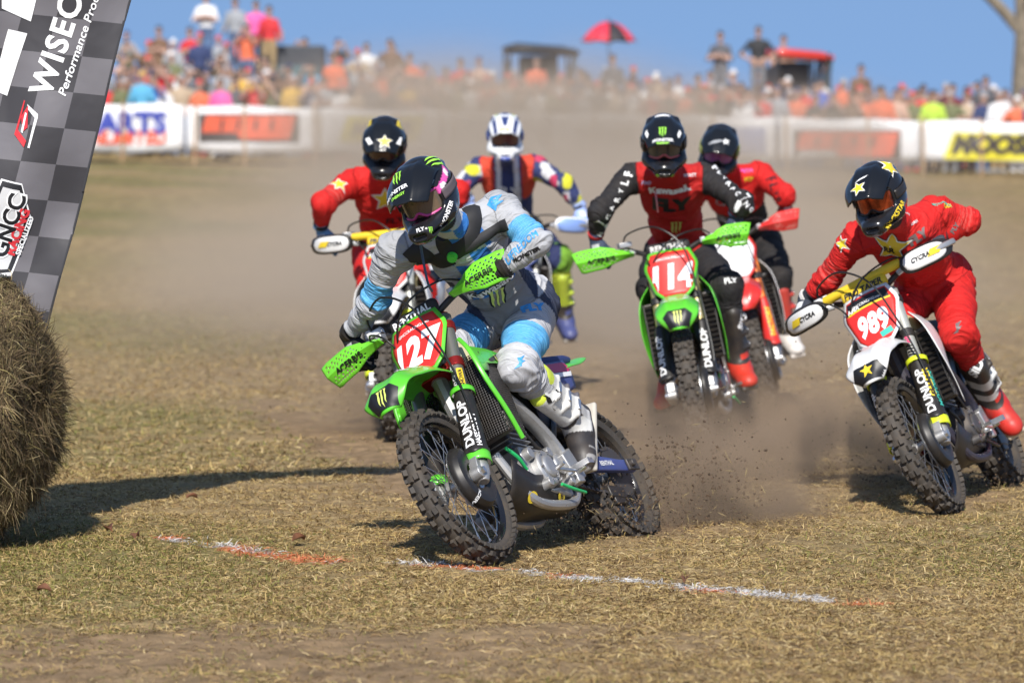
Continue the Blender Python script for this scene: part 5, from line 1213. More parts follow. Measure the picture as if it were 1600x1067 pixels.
def bale_grid():
    ns, nt_ = 90, 200; S_, T2 = np.meshgrid(np.linspace(0, 1, ns), np.linspace(0, 2*np.pi, nt_), indexing='ij'); P = bale_pt(S_.ravel(), T2.ravel())
    ix = np.arange(ns*nt_).reshape(ns, nt_); return P, np.stack([ix[:-1, :-1], ix[:-1, 1:], ix[1:, 1:], ix[1:, :-1]], -1).reshape(-1, 4), S_.ravel()
P, Fq, S_ = bale_grid(); me = pymesh('hay_bale', P, Fq); me.shade_smooth(); nn_ = vnoise(P*A(30, 14, 14), 6)[:, None]
colattr(me, A(.09, .06, .03)*(.6+.8*nn_)); bale = mesh_obj('hay_bale', me, hay_m, None, M4(ba, bc)); tag(bale, 'big round bale of shaggy hay in faded net, under the checkered flag', 'hay bale')
def strands(n, s0, s1, ln, wd, seed, fluff):
    r = np.random.default_rng(seed); s = r.uniform(s0, s1, n); th = r.uniform(0, 2*np.pi, n); P = bale_pt(s, th)
    P2 = bale_pt(np.clip(s+.01, 0, 1), th); e1 = unit(P2-P); e2 = unit(bale_pt(s, th+.02)-P); nr = unit(np.cross(e2, e1)); nr = np.where((nr*A(1, 1, 1)).sum(1, keepdims=True) < -9, -nr, nr)
    out = unit(P*A(.6, 1, 1)); nr = np.where(((nr*out).sum(1) < 0)[:, None], -nr, nr)
    cl_ = vnoise(P*8, 51); a = 4.0*cl_-2.0+r.normal(0, 1.25, n) if fluff else np.pi/2+r.normal(0, .22, n); d = e1*np.cos(a)[:, None]+e2*np.sin(a)[:, None]; L_ = ln*r.uniform(.4, 1.6, n); lift = np.abs(r.normal(0, .17, n)) if fluff else np.abs(r.normal(0, .05, n))
    wild = r.uniform(0, 1, n) < (.05 if fluff else .004); lift = np.where(wild, r.uniform(.5, 1.3, n), lift); droop = A(0, 0, -1)
    p0 = P+nr*.004; p1 = p0+(d+nr*lift[:, None])*(L_*.5)[:, None]; p2 = p1+(d+nr*(lift*.5)[:, None]+droop*r.uniform(.0, .8, n)[:, None])*(L_*.5)[:, None]
    sd_ = unit(np.cross(d, nr)+r.normal(0, .3, (n, 3)))*(wd*r.uniform(.6, 1.4, n)/2)[:, None]
    V = np.stack([p0-sd_, p0+sd_, p1-sd_, p1+sd_, p2-sd_*.3, p2+sd_*.3], 1).reshape(-1, 3); V[:, 2] = np.maximum(V[:, 2], -.56)
    b = np.arange(n)[:, None]*6; Fc = np.concatenate([b+A(0, 1, 3, 2).astype(int), b+A(2, 3, 5, 4).astype(int)], 1).reshape(-1, 4)
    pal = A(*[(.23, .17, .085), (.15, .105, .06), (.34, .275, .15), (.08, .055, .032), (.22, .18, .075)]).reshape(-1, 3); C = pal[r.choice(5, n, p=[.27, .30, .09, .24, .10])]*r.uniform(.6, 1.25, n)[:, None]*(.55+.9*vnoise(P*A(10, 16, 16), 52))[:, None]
    return V, Fc, np.repeat(C, 6, 0)
V, Fc, C = strands(52000, .0, .42, .066, .0028, 1, True); me = pymesh('loose_hay', V, Fc); colattr(me, C); o = mesh_obj('loose_hay', me, hay_m, bale); o['kind'] = 'stuff'
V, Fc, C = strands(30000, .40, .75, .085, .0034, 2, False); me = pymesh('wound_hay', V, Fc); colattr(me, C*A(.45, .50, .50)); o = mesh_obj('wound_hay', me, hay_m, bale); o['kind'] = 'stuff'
net_m = M('net_twine', (.30, .33, .31), .5); m = MB(); r_ = random.Random(5)
for i in range(30):
    s = .43+.30*i/29; th = np.linspace(-1.3, 3.3, 90); Pn = bale_pt(np.clip(s+.004*np.sin(th*37+i)+.002*np.sin(th*11), 0, 1), th, True); e = unit(Pn*A(0, 1, 1)); m.tube(Pn+e*.024, .0017, 4, cap=False)
o = m.build('net_wrap', net_m, bale); o['kind'] = 'stuff'

# ---------------------------------------------------------------- feather flag behind the bale
FY = 18.02
redge = spline([(62, 560, 0), (78, 490, 0), (112, 365, 0), (152, 205, 0), (202, 0, 0), (244, -108, 0), (325, -185, 0), (430, -228, 0), (540, -246, 0), (610, -244, 0)], 60)  # unseen top hooked right and widened to cast the long shadow on the grass
def flag_xy(u, v):
    q = redge[int(round(v*59))]; wdt = np.interp(v, [0, .1, .3, .6, .8, 1], [120, 250, 300, 310, 240, 30]); k = sst(.52, .95, np.array([v]))[0]; x = q[0]-wdt*u*(1-.75*k); y = q[1]+.16*wdt*u*(1-k)-wdt*u*k*.8
    return x, y
def flag_pt(u, v):
    x, y = flag_xy(u, v); p = pt(x, y, FY); return p+A(0, .022*math.sin(9*u+5*v)+.018*math.sin(31*v+4*u)+.008*math.sin(60*v-14*u), 0)
nu, nv = 40, 60; FVv = np.array([flag_pt(i/(nu-1), j/(nv-1)) for i in range(nu) for j in range(nv)]); base = A(-2.45, FY, 0); ix = np.arange(nu*nv).reshape(nu, nv)
Fq = np.stack([ix[:-1, :-1], ix[1:, :-1], ix[1:, 1:], ix[:-1, 1:]], -1).reshape(-1, 4)
froot = empty('feather_flag', M4(np.eye(3), base)); tag(froot, 'tall grey checkered feather flag with white and red lettering behind the hay bale', 'flag')
me = pymesh('flag_sail', FVv-base, Fq); me.shade_smooth()
uv = np.zeros((nu*nv, 3)); edge = unit(A(202-78, 0-490)); 
for i in range(nu):
    for j in range(nv):
        x, y = flag_xy(i/(nu-1), j/(nv-1)); q = redge[j]; uv[i*nv+j] = ((q[0]-x)/381/1.0, (y)/381*1.03+.10*(q[0]-x)/381, 0)
colattr(me, uv, 'weave')
fm = M('flag_cloth', (.1, .1, .1), .6, spec=.35, sheen=.2); t = fm.node_tree; at_ = t.nodes.new('ShaderNodeAttribute'); at_.attribute_name = 'weave'; ck = t.nodes.new('ShaderNodeTexChecker'); ck.inputs['Scale'].default_value = 1/.152
ck.inputs['Color1'].default_value = (.040, .038, .043, 1); ck.inputs['Color2'].default_value = (.135, .128, .140, 1); of = t.nodes.new('ShaderNodeVectorMath'); of.operation = 'ADD'; of.inputs[1].default_value = (.012, .05, .05)
t.links.new(at_.outputs['Color'], of.inputs[0]); t.links.new(of.outputs[0], ck.inputs['Vector']); t.links.new(ck.outputs['Color'], t.nodes['Principled BSDF'].inputs['Base Color'])
nz = t.nodes.new('ShaderNodeTexNoise'); nz.inputs['Scale'].default_value = 5; nz.inputs['Distortion'].default_value = .3; bp = t.nodes.new('ShaderNodeBump'); bp.inputs['Strength'].default_value = .35; bp.inputs['Distance'].default_value = .03
tcn = t.nodes.new('ShaderNodeTexCoord'); t.links.new(tcn.outputs['Object'], nz.inputs['Vector']); t.links.new(nz.outputs[0], bp.inputs['Height']); t.links.new(bp.outputs[0], t.nodes['Principled BSDF'].inputs['Normal'])
sail = mesh_obj('flag_sail', me, fm, froot); hem = [flag_pt(0, v)-base for v in np.linspace(0, 1, 80)]
MB().tube(hem, .0055, 6).build('flag_hem', M('hem_thread', (.04, .04, .045), .7), froot)
pole = [flag_pt(1, v)-base+A(-.012, .01, 0) for v in np.linspace(.0, 1, 40)]; MB().tube(np.array([A(0, 0, -.2)]+pole), .012, 8).build('flag_pole', M('pole_grey', (.25, .25, .26), .4, .5), froot)
bpy.context.view_layer.update()
def fon(txt, px, py, ang, L, mat, eps=.004, **k): return on(sail, txt, px, py, ang, L, FY, mat, eps=eps, **k)
fw_ = white_print; fr_ = M('flag_red', (.60, .03, .04), .5)
fon('WISECO', 95, 52, 71, 205, fw_, bold=.03, sx=1.0, space=1.12); fon('Performance Products', 129, 54, 71, 200, fw_, bold=.015, shear=.15, sx=1.25)
def fpoly(pxs, mat, name, eps=.004):
    c = np.mean(pxs, 0); P0, N0 = hit(sail, *c); s = FY/FPX; return lay(sail, poly_shape([((x-c[0])*s, -(y-c[1])*s) for x, y in pxs]), 1, mat, name, at=tuple(c), ang=0, eps=eps, cuts=6)
fpoly([(3, -20), (62, -20), (48, 34), (3, 14)], fw_, 'big_letter'); fpoly([(14, 46), (43, 53), (12, 150), (-14, 141)], fw_, 'big_letter')
fpoly([(38, 157), (40, 158), (28, 203), (42, 221), (38, 231), (22, 210)], fr_, 'wing_red'); fpoly([(33, 182), (45, 165), (44, 200), (36, 206)], fr_, 'wing_red', .0045)
fpoly([(42, 163), (60, 179), (60, 184), (46, 232), (43, 231), (55, 185), (44, 172)], fw_, 'wing_white'); fpoly([(40, 176), (43, 178), (36, 209), (33, 206)], fw_, 'wing_white', .005)
fpoly([(4, 280), (36, 288), (49, 345), (42, 372), (16, 430), (-18, 428), (-22, 330)], fw_, 'shield_edge', .003); fpoly([(6, 283), (35, 290), (46, 344), (40, 370), (15, 425), (-15, 425), (-18, 332)], black_print, 'shield', .0045); fpoly([(7, 292), (32, 298), (39, 342), (28, 378), (10, 420), (-10, 420), (-12, 335)], M('shield_grey', (.55, .55, .55), .5), 'shield_panel', .006)
fon('GNCC', 13, 352, 72, 108, fw_, bold=.09, eps=.0085); fon('GNCC', 13, 352, 72, 102, black_print, bold=.03, eps=.0100); fon('RACING', 27, 362, 72, 76, fr_, bold=.05, eps=.009); fon('SPECIALIZED', 38, 368, 72, 64, fw_, bold=.03, eps=.009)

# ---------------------------------------------------------------- banner fence
BY = 89.0
fence = empty('banner_fence', M4(np.eye(3), (0, BY, .9))); tag(fence, 'long low fence of white sponsor banners on wooden stakes across the field', 'fence'); fo = A(0, BY, .9)
ban_m = M('banner_vinyl', (.74, .74, .75), .5, var=(1.2, .05)); stake_m = M('stake_wood', (.42, .27, .15), .8, var=(6, .2)); topy = lambda x: 162+(x-140)*30/1460; boty = lambda x: 236+(x-140)*17/1460
edges_ = [-260, 60, 290, 500, 690, 860, 1040, 1215, 1440, 1650, 1900]; bans = []
for a, b_ in zip(edges_[:-1], edges_[1:]):
    def bf(u, v, a=a, b_=b_):
        x = a+2+(b_-a-4)*u; y = topy(x)+(boty(x)-topy(x))*v; y += 1.5*math.sin(x*.045)*(1-v)+2.0*math.sin(x*.031+2)*v; return pt(x, y, BY)-fo+A(0, .03*math.sin(x*.11)+.02*math.sin(x*.05+5*v), 0)
    bans.append(MB().grid(bf, 24, 6).build('banner', ban_m, fence, solid=.004))
for x in list(range(-235, 1900, 105)):
    x = x+17*math.sin(x); p0 = pt(x, boty(x)+34, BY-.06)-fo; p1 = pt(x+2*math.sin(x*3), topy(x)-4, BY-.06)-fo; MB().tube([p0, p1], .028, 6).build('stake', stake_m, fence)
bpy.context.view_layer.update()
def bpoly(k, pxs, mat, name, eps=.02):
    c = np.mean(pxs, 0); return lay(bans[k], poly_shape([((x-c[0])*BY/FPX, -(y-c[1])*BY/FPX) for x, y in pxs]), 1, mat, name, at=tuple(c), eps=eps, cuts=14, reach=.5)
def bon(k, txt, px, py, wpx, mat, eps=.036, **kw): sh = T_(txt, **kw); return lay(bans[k], sh, fit_w(sh, wpx*BY/FPX), mat, 'lettering', at=(px, py), eps=eps, reach=.5)
navy_pr = M('navy_print', (.03, .05, .33), .5); dull_blk = M('banner_black', (.05, .04, .04), .5); or_pr = M('banner_orange', (.72, .10, .04), .5)
bon(1, 'PARTS', 196, 192, 128, navy_pr, bold=.05); bon(1, 'UNLIMITED', 192, 215, 140, or_pr, bold=.04, shear=.2)
for k, x0, x1, y0, y1 in ((2, 311, 467, 178, 222), (7, 1240, 1407, 204, 249)):
    bpoly(k, [(x0, y0), (x1, y0), (x1, y1), (x0, y1)], dull_blk, 'dark_panel'); w_ = x1-x0
    bpoly(k, [(x0+.08*w_, y0+3), (x1-.03*w_, y0+3), (x1-.10*w_, y1-4), (x0+.42*w_, y1-4), (x0+.38*w_, y1-15), (x0+.03*w_, y1-15)], or_pr, 'orange_flash', .032)
    for i in range(4): xx = x0+w_*(.22+.17*i); bpoly(k, [(xx, y0+8), (xx+5, y0+8), (xx+2, y0+26), (xx-3, y0+26)], dull_blk, 'dark_stroke', .044)
bpoly(3, [(545, 182), (664, 182), (650, 222), (531, 222)], yellow_p, 'yellow_panel'); bon(3, 'MOOSE', 598, 202, 96, dull_blk, bold=.06, shear=.3, eps=.036)
bon(5, 'THOR', 945, 216, 88, M('banner_grey', (.25, .22, .20), .5), bold=.06, shear=.2); bpoly(4, [(846, 206), (866, 206), (860, 226), (840, 226)], M('banner_grey'), 'mark')
bpoly(8, [(1490, 207), (1648, 210), (1648, 252), (1474, 248)], yellow_p, 'yellow_panel'); bon(8, 'MOOSE', 1556, 226, 142, dull_blk, bold=.07, shear=.3, eps=.036)
bpoly(6, [(1130, 200), (1195, 200), (1195, 240), (1130, 240)], M('faded_blue', (.30, .34, .50), .5), 'faded_panel')

# ---------------------------------------------------------------- spectators
skin_m = M('skin', (.42, .255, .19), .6); hair_m = M('dark_hair', (.045, .03, .022), .8)
POSES = {'standing': ((.30, -.02, .95), (.26, .10, 1.10), (-.30, -.02, .95), (-.26, .10, 1.10)), 'filming with raised arms': ((.24, -.22, 1.28), (.06, -.30, 1.58), (-.24, -.22, 1.28), (-.06, -.30, 1.58)), 'with arms crossed': ((.28, -.06, 1.10), (-.06, -.22, 1.16), (-.28, -.06, 1.10), (.06, -.20, 1.18)),
         'shading the eyes': ((.30, -.10, 1.22), (.08, -.14, 1.60), (-.29, 0, 1.08), (-.27, -.02, .86)), 'with hands on hips': ((.40, .02, 1.10), (.19, -.08, .98), (-.40, .02, 1.10), (-.19, -.08, .98))}
HAIRS = {}
def crowd_mesh(pose):
    eL, hL, eR, hR = [A(*q) for q in POSES[pose]]; s = Solid((-.55, -.5, -.02), (.55, .35, 1.85), .024)
    s.ell((0, 0, 1.22), (.19, .12, .24), k=.05).ell((0, 0, .98), (.165, .12, .16), k=.06).cap((0, 0, 1.40), (0, -.02, 1.52), .055, .05, k=.04).ell((0, -.02, 1.63), (.078, .095, .115), k=.02).ell((0, -.115, 1.61), (.016, .02, .022), k=.015)
    for sg, e, h_ in ((1, eL, hL), (-1, eR, hR)):
        s.cap((.17*sg, 0, 1.37), e, .06, .048, k=.04).cap(e, h_, .046, .034, k=.02).ell(h_+unit(h_-e)*.05, (.04, .03, .045), k=.02)
        s.cap((.09*sg, 0, .92), (.10*sg, -.01, .50), .09, .065, k=.05).cap((.10*sg, -.01, .50), (.10*sg, .03, .08), .062, .045, k=.02).cap((.10*sg, .04, .05), (.10*sg, -.12, .045), .05, .042, k=.02)
    V, Q = s.mesh(); V = relax(V, Q, 1); me = pymesh('person', V, Q); me.shade_smooth(); c = V[Q].mean(1); mi = np.ones(len(Q), np.int32)
    mi[c[:, 2] < .96] = 2; mi[c[:, 2] > 1.46] = 0; mi[c[:, 2] < .09] = 3
    for e, h_ in ((eL, hL), (eR, hR)):
        ab = h_-e; t = np.clip(((c-e)@ab)/(ab@ab), 0, 1.6); d = np.linalg.norm(c-e-t[:, None]*ab, axis=1); mi[(d < .085) & (t > .08) & (np.abs(c[:, 0]) > .0)] = 0
    mi[(c[:, 2] > 1.655) | ((c[:, 1] > .02) & (c[:, 2] > 1.55))] = 3
    mi[(c[:, 2] > 1.75) & (np.abs(c[:, 0]) > .10)] = 0
    for q in (skin_m, M('shirt'), M('trousers', (.05, .06, .10), .8), hair_m): me.materials.append(q)
    me.polygons.foreach_set('material_index', mi); return me
CW = {'white': (.72, .71, .70), 'grey': (.30, .31, .33), 'navy': (.03, .045, .12), 'pink': (.75, .12, .36), 'red': (.55, .03, .035), 'orange': (.66, .15, .07), 'yellow': (.60, .36, .06), 'black': (.03, .03, .032), 'sky-blue': (.10, .36, .55), 'blue': (.05, .13, .50), 'maroon': (.18, .035, .05), 'tan': (.42, .32, .22), 'olive': (.14, .15, .07), 'brown': (.16, .09, .055), 'lime': (.45, .65, .06), 'peach': (.52, .33, .25), 'dark grey': (.09, .09, .10)}
TROU = [('jeans', (.10, .15, .26)), ('dark trousers', (.03, .03, .04)), ('khaki trousers', (.38, .27, .14)), ('grey trousers', (.18, .18, .19))]
caps_m = {}
def spectator(px, head_y, Y, col, pose, label, trou=0, turn=0, cap=None, scale=1.0):
    me = share('crowd'+pose, lambda: crowd_mesh(pose)); p = pt(px, head_y, Y); z0 = p[2]-1.745*scale
    o = bpy.data.objects.new('person', me); link(o, None, Matrix.Translation((p[0], Y, z0)) @ Matrix.Rotation(turn, 4, 'Z') @ Matrix.Scale(scale, 4))
    for i, q in enumerate((skin_m, M('shirt_'+col.replace(' ', '_'), CW[col], .8), M('trousers_'+str(trou), TROU[trou][1], .8), hair_m if not cap else M('cap_'+cap, CW[cap], .7))): o.material_slots[i].link = 'OBJECT'; o.material_slots[i].material = q
    tag(o, label, 'person', 'spectators behind the banner fence'); return z0, o
def stand(Y, x, z0, wx=.9, wy=.6):
    """a low crate under a spectator who stands above the bank"""
    g = float(gz(np.array([x]), np.array([Y]))[0])
    return g
ONES = [  # px, head top, Y, shirt, pose, label
 (322, -12, 97, 'white', 'with arms crossed', 'man in white shirt and jeans standing highest above the left crowd', 0), (368, -4, 97.5, 'grey', 'standing', 'man in grey-blue shirt standing next to the man in white shirt', 0),
 (400, 0, 98.5, 'pink', 'standing', 'person in pink top standing half behind the man in red shirt', 1), (421, 8, 97, 'red', 'standing', 'man in red shirt and khaki trousers standing high on the trailer', 2),
 (312, 50, 95, 'navy', 'standing', 'man in navy shirt and red cap below the man in white', 1), (386, 38, 95, 'orange', 'filming with raised arms', 'woman in orange top filming below the men on the trailer', 0),
 (346, 98, 92, 'grey', 'standing', 'man in pale grey shirt right behind the fence left of the yellow shirt', 1), (378, 104, 91.5, 'yellow', 'standing', 'person in golden yellow top behind the orange and black banner', 0), (345, 121, 90.6, 'pink', 'standing', 'person in bright pink top leaning on the orange and black banner', 1),
 (222, 110, 90.8, 'sky-blue', 'standing', 'person in turquoise top and yellow cap behind the blue lettered banner', 1), (258, 98, 91.5, 'red', 'filming with raised arms', 'person in red top filming behind the blue lettered banner', 0),
 (1126, 48, 95, 'dark grey', 'with arms crossed', 'man in grey shirt with folded arms standing tall right of the umbrella', 3), (1185, 40, 95, 'black', 'with hands on hips', 'man in black shirt and shorts standing tall beside the red-roofed buggy', 3), (1224, 54, 99, 'peach', 'standing', 'pale shirted person looking over the red roof of the buggy', 0),
 (958, 84, 94, 'dark grey', 'standing', 'person in dark clothes standing under the red umbrella', 1), (1378, 134, 90.7, 'orange', 'standing', 'broad person in bright orange top right behind the fence', 1, None, 1.08), (1318, 122, 92, 'orange', 'standing', 'person in orange top with a grey cap behind the right dark banner', 1),
 (1488, 130, 91.5, 'maroon', 'standing', 'man in maroon shirt behind the fence above the yellow banner', 1), (1540, 118, 91.6, 'dark grey', 'standing', 'person in black printed shirt above the yellow banner', 1), (1458, 140, 91, 'lime', 'standing', 'person in lime vest left of the man in maroon', 1),
 (1282, 124, 92, 'blue', 'standing', 'person in blue shirt in front of the red-roofed buggy', 1), (1258, 132, 91.5, 'red', 'standing', 'child in red top beside the person in blue shirt', 0, None, .9), (1345, 100, 95, 'brown', 'standing', 'person with bare red face standing tallest above the right dark banner', 0),
 (522, 82, 93, 'orange', 'standing', 'person in orange top beside the dark trailer', 1), (610, 60, 97, 'brown', 'with hands on hips', 'tall man seen through dust with hands on hips', 0), (655, 146, 90.7, 'orange', 'standing', 'person in orange crouching at the fence in the dust', 1), (720, 90, 94, 'red', 'with arms crossed', 'person in red seen dimly through the dust', 1),
 (838, 88, 93, 'orange', 'standing', 'person in orange before the dark buggy in the dust', 0), (1160, 145, 91, 'white', 'standing', 'person in white top behind the fence below the two tall men', 1)]
USED = set()
for q in ONES:
    px, hy, Y, col, pose, lab, tr = q[:7]; spectator(px, hy, Y, col, pose, lab, tr, random.uniform(-.5, .5), 'red' if 'red cap' in lab else 'yellow' if 'yellow cap' in lab else 'grey' if 'grey cap' in lab else None, q[8] if len(q) > 8 else 1.0)
LAND = [(60, 'above the blue lettered banner'), (290, 'above the left dark banner'), (500, 'above the dust-covered yellow banner'), (690, 'left of the dark buggy'), (780, 'before the dark buggy'), (905, 'under the umbrella side of the crowd'), (1000, 'between the umbrella and the two tall men'), (1110, 'behind the two tall men'), (1215, 'around the red-roofed buggy'), (1300, 'above the right dark banner'), (1430, 'near the lime vest and the maroon shirt'), (1545, 'by the bare tree trunk')]
ROWW = ['in the front row', 'in the second row', 'in the third row', 'in the fourth row', 'in the back row']; POSEL = list(POSES)
colw = ['grey', 'tan', 'brown', 'white', 'navy', 'black', 'red', 'peach', 'orange', 'olive', 'dark grey', 'yellow', 'blue', 'sky-blue', 'maroon']
rc = random.Random(21)
for row, Y in enumerate((91.2, 93.2, 95.6, 98.6, 101.5)):
    x = 130+rc.uniform(0, 25)
    while x < 1640:
        if row == 4 and x > 640: break
        step = rc.uniform(20, 32)+5*row
        if (row == 3 and (x > 640 and not 880 < x < 1010) and rc.random() < .6): x += step; continue
        g = float(gz(np.array([(x-800)*Y/FPX]), np.array([Y]))[0]); sc = rc.uniform(.93, 1.04); s = FPX/Y
        hy = 205-(g+1.745*sc-1.7)*s
        land = [l for a, l in LAND if x >= a][-1]; pose = rc.choice(POSEL) if rc.random() < .8 else 'standing'
        cands = [c for c in colw if (c, land, row) not in USED]
        if cands:
            c = rc.choice(cands[:9]); USED.add((c, land, row)); spectator(x, hy, Y, c, pose, f'spectator in {c} top {ROWW[row]}, {land}', rc.randrange(4), rc.uniform(-.6, .6), rc.choice([None, None, 'black', 'red', 'grey', 'white', 'navy']), sc)
        x += step
# --- vehicles and the umbrella behind the crowd
glass_m = M('dark_glass', (.10, .16, .17), .1, coat=.3); dkm = M('vehicle_black', (.025, .025, .028), .4); roof_red = M('roof_red', (.66, .05, .03), .3, coat=.4)
def wheel4(root, xs, yw, r, zc=None):
    for x in xs:
        for y in (yw, -yw):
            t = MB().lathe([(r*.55, -.10), (r*.9, -.11), (r, -.08), (r, .08), (r*.9, .11), (r*.55, .10)], 24, (x, y, r), closed=False).build('wheel', rubber, root); MB().lathe([(.01, .07), (r*.5, .09), (r*.56, .0), (r*.5, -.09), (.01, -.07)], 18, (x, y, r)).build('wheel_rim', steel, t)
def buggy(px, Y, roofy, wpx, paint, roofm, label, turn):
    x = pt(px, 100, Y)[0]; g = float(gz(np.array([x]), np.array([Y]))[0]); ztop = pt(px, roofy, Y)[2]; H = ztop-g; W_ = wpx*Y/FPX/2; root = empty('utility_buggy', M4(rz(turn), (x, Y, g))); tag(root, label, 'buggy'); r = .34
    MB().loft([[(xx, yy, zz) for xx, yy, zz in ((-W_*1.05, .7, .45+k), (-W_*.2, .72, .42+k), (W_*1.1, .68, .5+k), (W_*1.25, .4, .55+k), (W_*1.25, -.4, .55+k), (W_*1.1, -.68, .5+k), (-W_*.2, -.72, .42+k), (-W_*1.05, -.7, .45+k))] for k in (0, .35)]).build('body', paint, root, bevel=.04)
    MB().loft([[(-W_*.95, .65, H-.22), (W_*.9, .6, H-.30), (W_*.9, -.6, H-.30), (-W_*.95, -.65, H-.22)], [(-W_*1.0, .70, H-.08), (W_*1.0, .64, H-.20), (W_*1.0, -.64, H-.20), (-W_*1.0, -.70, H-.08)], [(-W_*.7, .5, H), (W_*.55, .5, H-.08), (W_*.55, -.5, H-.08), (-W_*.7, -.5, H)]]).build('roof', roofm, root, bevel=.07)
    for a in (-W_*.9, W_*.75):
        for y in (.62, -.62): MB().tube([(a*1.05, y*1.05, .75), (a, y, H-.12)], .035, 8).build('roof_post', dkm, root)
    MB().box((-.05, .25, H*.62), (W_*1.0, .5, H*.5)).build('cab', dkm, root, bevel=.04); MB().box((W_*.82, 0, H*.72), (.03, 1.1, H*.4), ry(.15)).build('windscreen', glass_m, root); MB().box((-W_*.88, 0, H*.62), (.04, 1.1, H*.4)).build('rear_panel', dkm, root); MB().box((0, .70, .72), (W_*1.2, .03, H*.42)).box((0, 0, 0.01), (.01, .01, .01)).build('side_panel', dkm, root) if False else MB().box((0, -.70, .85), (W_*1.3, .03, .5)).build('side_panel', paint, root)
    for y in (.32, -.32): MB().box((-.1, y, .85), (.5, .5, .14)).box((-.32, y, 1.15), (.14, .5, .6)).build('seat', dkm, root, bevel=.04)
    wheel4(root, (-W_*.8, W_*.85), .72, r); return root
buggy(846, 97, 68, 118, dkm, dkm, 'black soft-topped buggy half hidden by dust behind the crowd', .1); buggy(1246, 98, 76, 100, roof_red, roof_red, 'buggy with bright red roof among the right crowd', .25)
# dark trailer the men stand on
x = pt(460, 100, 97.6)[0]; g = float(gz(np.array([x]), np.array([97.6]))[0]); tr = empty('flat_trailer', M4(np.eye(3), (x, 97.6, g))); tag(tr, 'dark high-sided trailer behind the crowd beside the man in red shirt', 'trailer'); zt = pt(460, 72, 97.6)[2]-g
MB().box((0, .4, zt/2+.25), (1.35, 1.6, zt-.5)).build('box_body', M('trailer_dark', (.045, .05, .06), .5), tr, bevel=.03); MB().box((0, -.43, zt*.62), (1.1, .03, .5)).build('window', glass_m, tr); wheel4(tr, (-.4, .4), .8, .28)
zw = pt(360, 112, 97.6)[2]-g; MB().box((-1.45, .4, zw-.06), (1.7, 1.8, .10)).build('deck', M('deck_wood', (.22, .15, .09), .8), tr)
for q in (-2.2, -.75):
    for yy in (-.4, 1.2): MB().box((q, yy, (zw-.1)/2), (.09, .09, zw-.12)).build('deck_leg', dkm, tr)
# platform of straw bales the two tall men stand on
x = pt(1155, 100, 95.2)[0]; g = float(gz(np.array([x]), np.array([95.2]))[0])
p0 = pt(1155, 48, 95)[2]-1.745
if p0-g > .08:
    for i, px in enumerate((1128, 1186)): xx = pt(px, 100, 95)[0]; zz = pt(px, (48, 40)[i], 95)[2]-1.745; gg = float(gz(np.array([xx]), np.array([95.]))[0]); o = MB().box((0, 0, (zz-gg)/2), (.7, .6, max(.05, zz-gg-.01))).build('wooden_crate', M('crate_wood', (.30, .2, .11), .8), None, M4(np.eye(3), (xx, 95, gg))); tag(o, ('low crate under the man with folded arms', 'low crate under the man in black shirt')[i], 'crate')
um = empty('umbrella', M4(np.eye(3), pt(951, 140, 94.5))); tag(um, 'red and black rain umbrella held up over the crowd', 'umbrella'); uo = pt(951, 140, 94.5); hub = pt(951, 34, 94.5)-uo; rad = 44*94.5/FPX; dr = 33*94.5/FPX
ur = M('umbrella_red', (.62, .03, .06), .6); ub = M('umbrella_black', (.03, .025, .03), .6)
for i in range(8):
    a0, a1 = 2*math.pi*i/8, 2*math.pi*(i+1)/8
    MB().grid(lambda u, v: hub+A(rad*u*math.cos(a0+(a1-a0)*v), rad*u*math.sin(a0+(a1-a0)*v), -dr*u**2+.04*u*u*math.sin(math.pi*v)), 8, 5).build('canopy_panel', ub if i in (1, 6) else ur, um, solid=.004)
    MB().tube([hub-A(0, 0, .01), hub+A(rad*.5*math.cos(a0), rad*.5*math.sin(a0), -dr*.25-.01), hub+A(rad*math.cos(a0), rad*math.sin(a0), -dr-.005)], .006, 5).build('rib', dkm, um)
MB().tube([A(0, 0, 0), hub+A(0, 0, .08)], .012, 6).build('shaft', dkm, um)
# --- bare tree at the right edge
def bare_tree(px, Y, label):
    x = pt(px, 150, Y)[0]; g = float(gz(np.array([x]), np.array([Y]))[0]); root = empty('bare_tree', M4(np.eye(3), (x, Y, g))); tag(root, label, 'tree'); bark = M('bark', (.20, .165, .12), .9, var=(5, .3), bump=(14, .8, .05)); rr = random.Random(4)
    tr_ = spline([(0, 0, -.1), (0, 0, 1.5), (.03, 0, 3), (-.03, .1, 5), (.1, .1, 7.5), (.05, .2, 11)], 40); tk_ = MB().tube(tr_, np.interp(np.linspace(0, 1, 40), [0, .05, .3, 1], [.36, .27, .235, .05]), 14).build('trunk', bark, root); limbs = []
    def limb(p, d, L_, r, depth):
        P = [p]; dd = unit(d)
        for _ in range(7): dd = unit(dd+A(rr.uniform(-.22, .22), rr.uniform(-.22, .22), rr.uniform(-.05, .2))); P.append(P[-1]+dd*L_/7)
        P = spline(P, 16); mb = MB().tube(P, np.linspace(r, r*.25, 16), 8)
        if depth == 0: limbs.append(mb.build('limb', bark, root))
        else: mb.build('branch', bark, limbs[-1])
        if depth < 1:
            for k in range(6): i = rr.randrange(4, 15); limb(P[i], unit(P[i]-P[i-1])+A(rr.uniform(-1, 1), rr.uniform(-1, 1), rr.uniform(-.2, .7)), L_*rr.uniform(.3, .55), r*.4, depth+1)
    limb(A(-.15, 0, 3.0), (-.62, -.1, .75), 4.5, .085, 0)
    for i in range(12): zz = 3.6+i*.6; k = int((zz+.1)/11.1*39); limb(tr_[min(k, 38)], A(math.cos(i*2.4), math.sin(i*2.4), .7), 4.2-.22*i, .10-.005*i, 0)
    return root
bare_tree(1598, 93.5, 'bare grey tree trunk with one low limb at the end of the crowd')
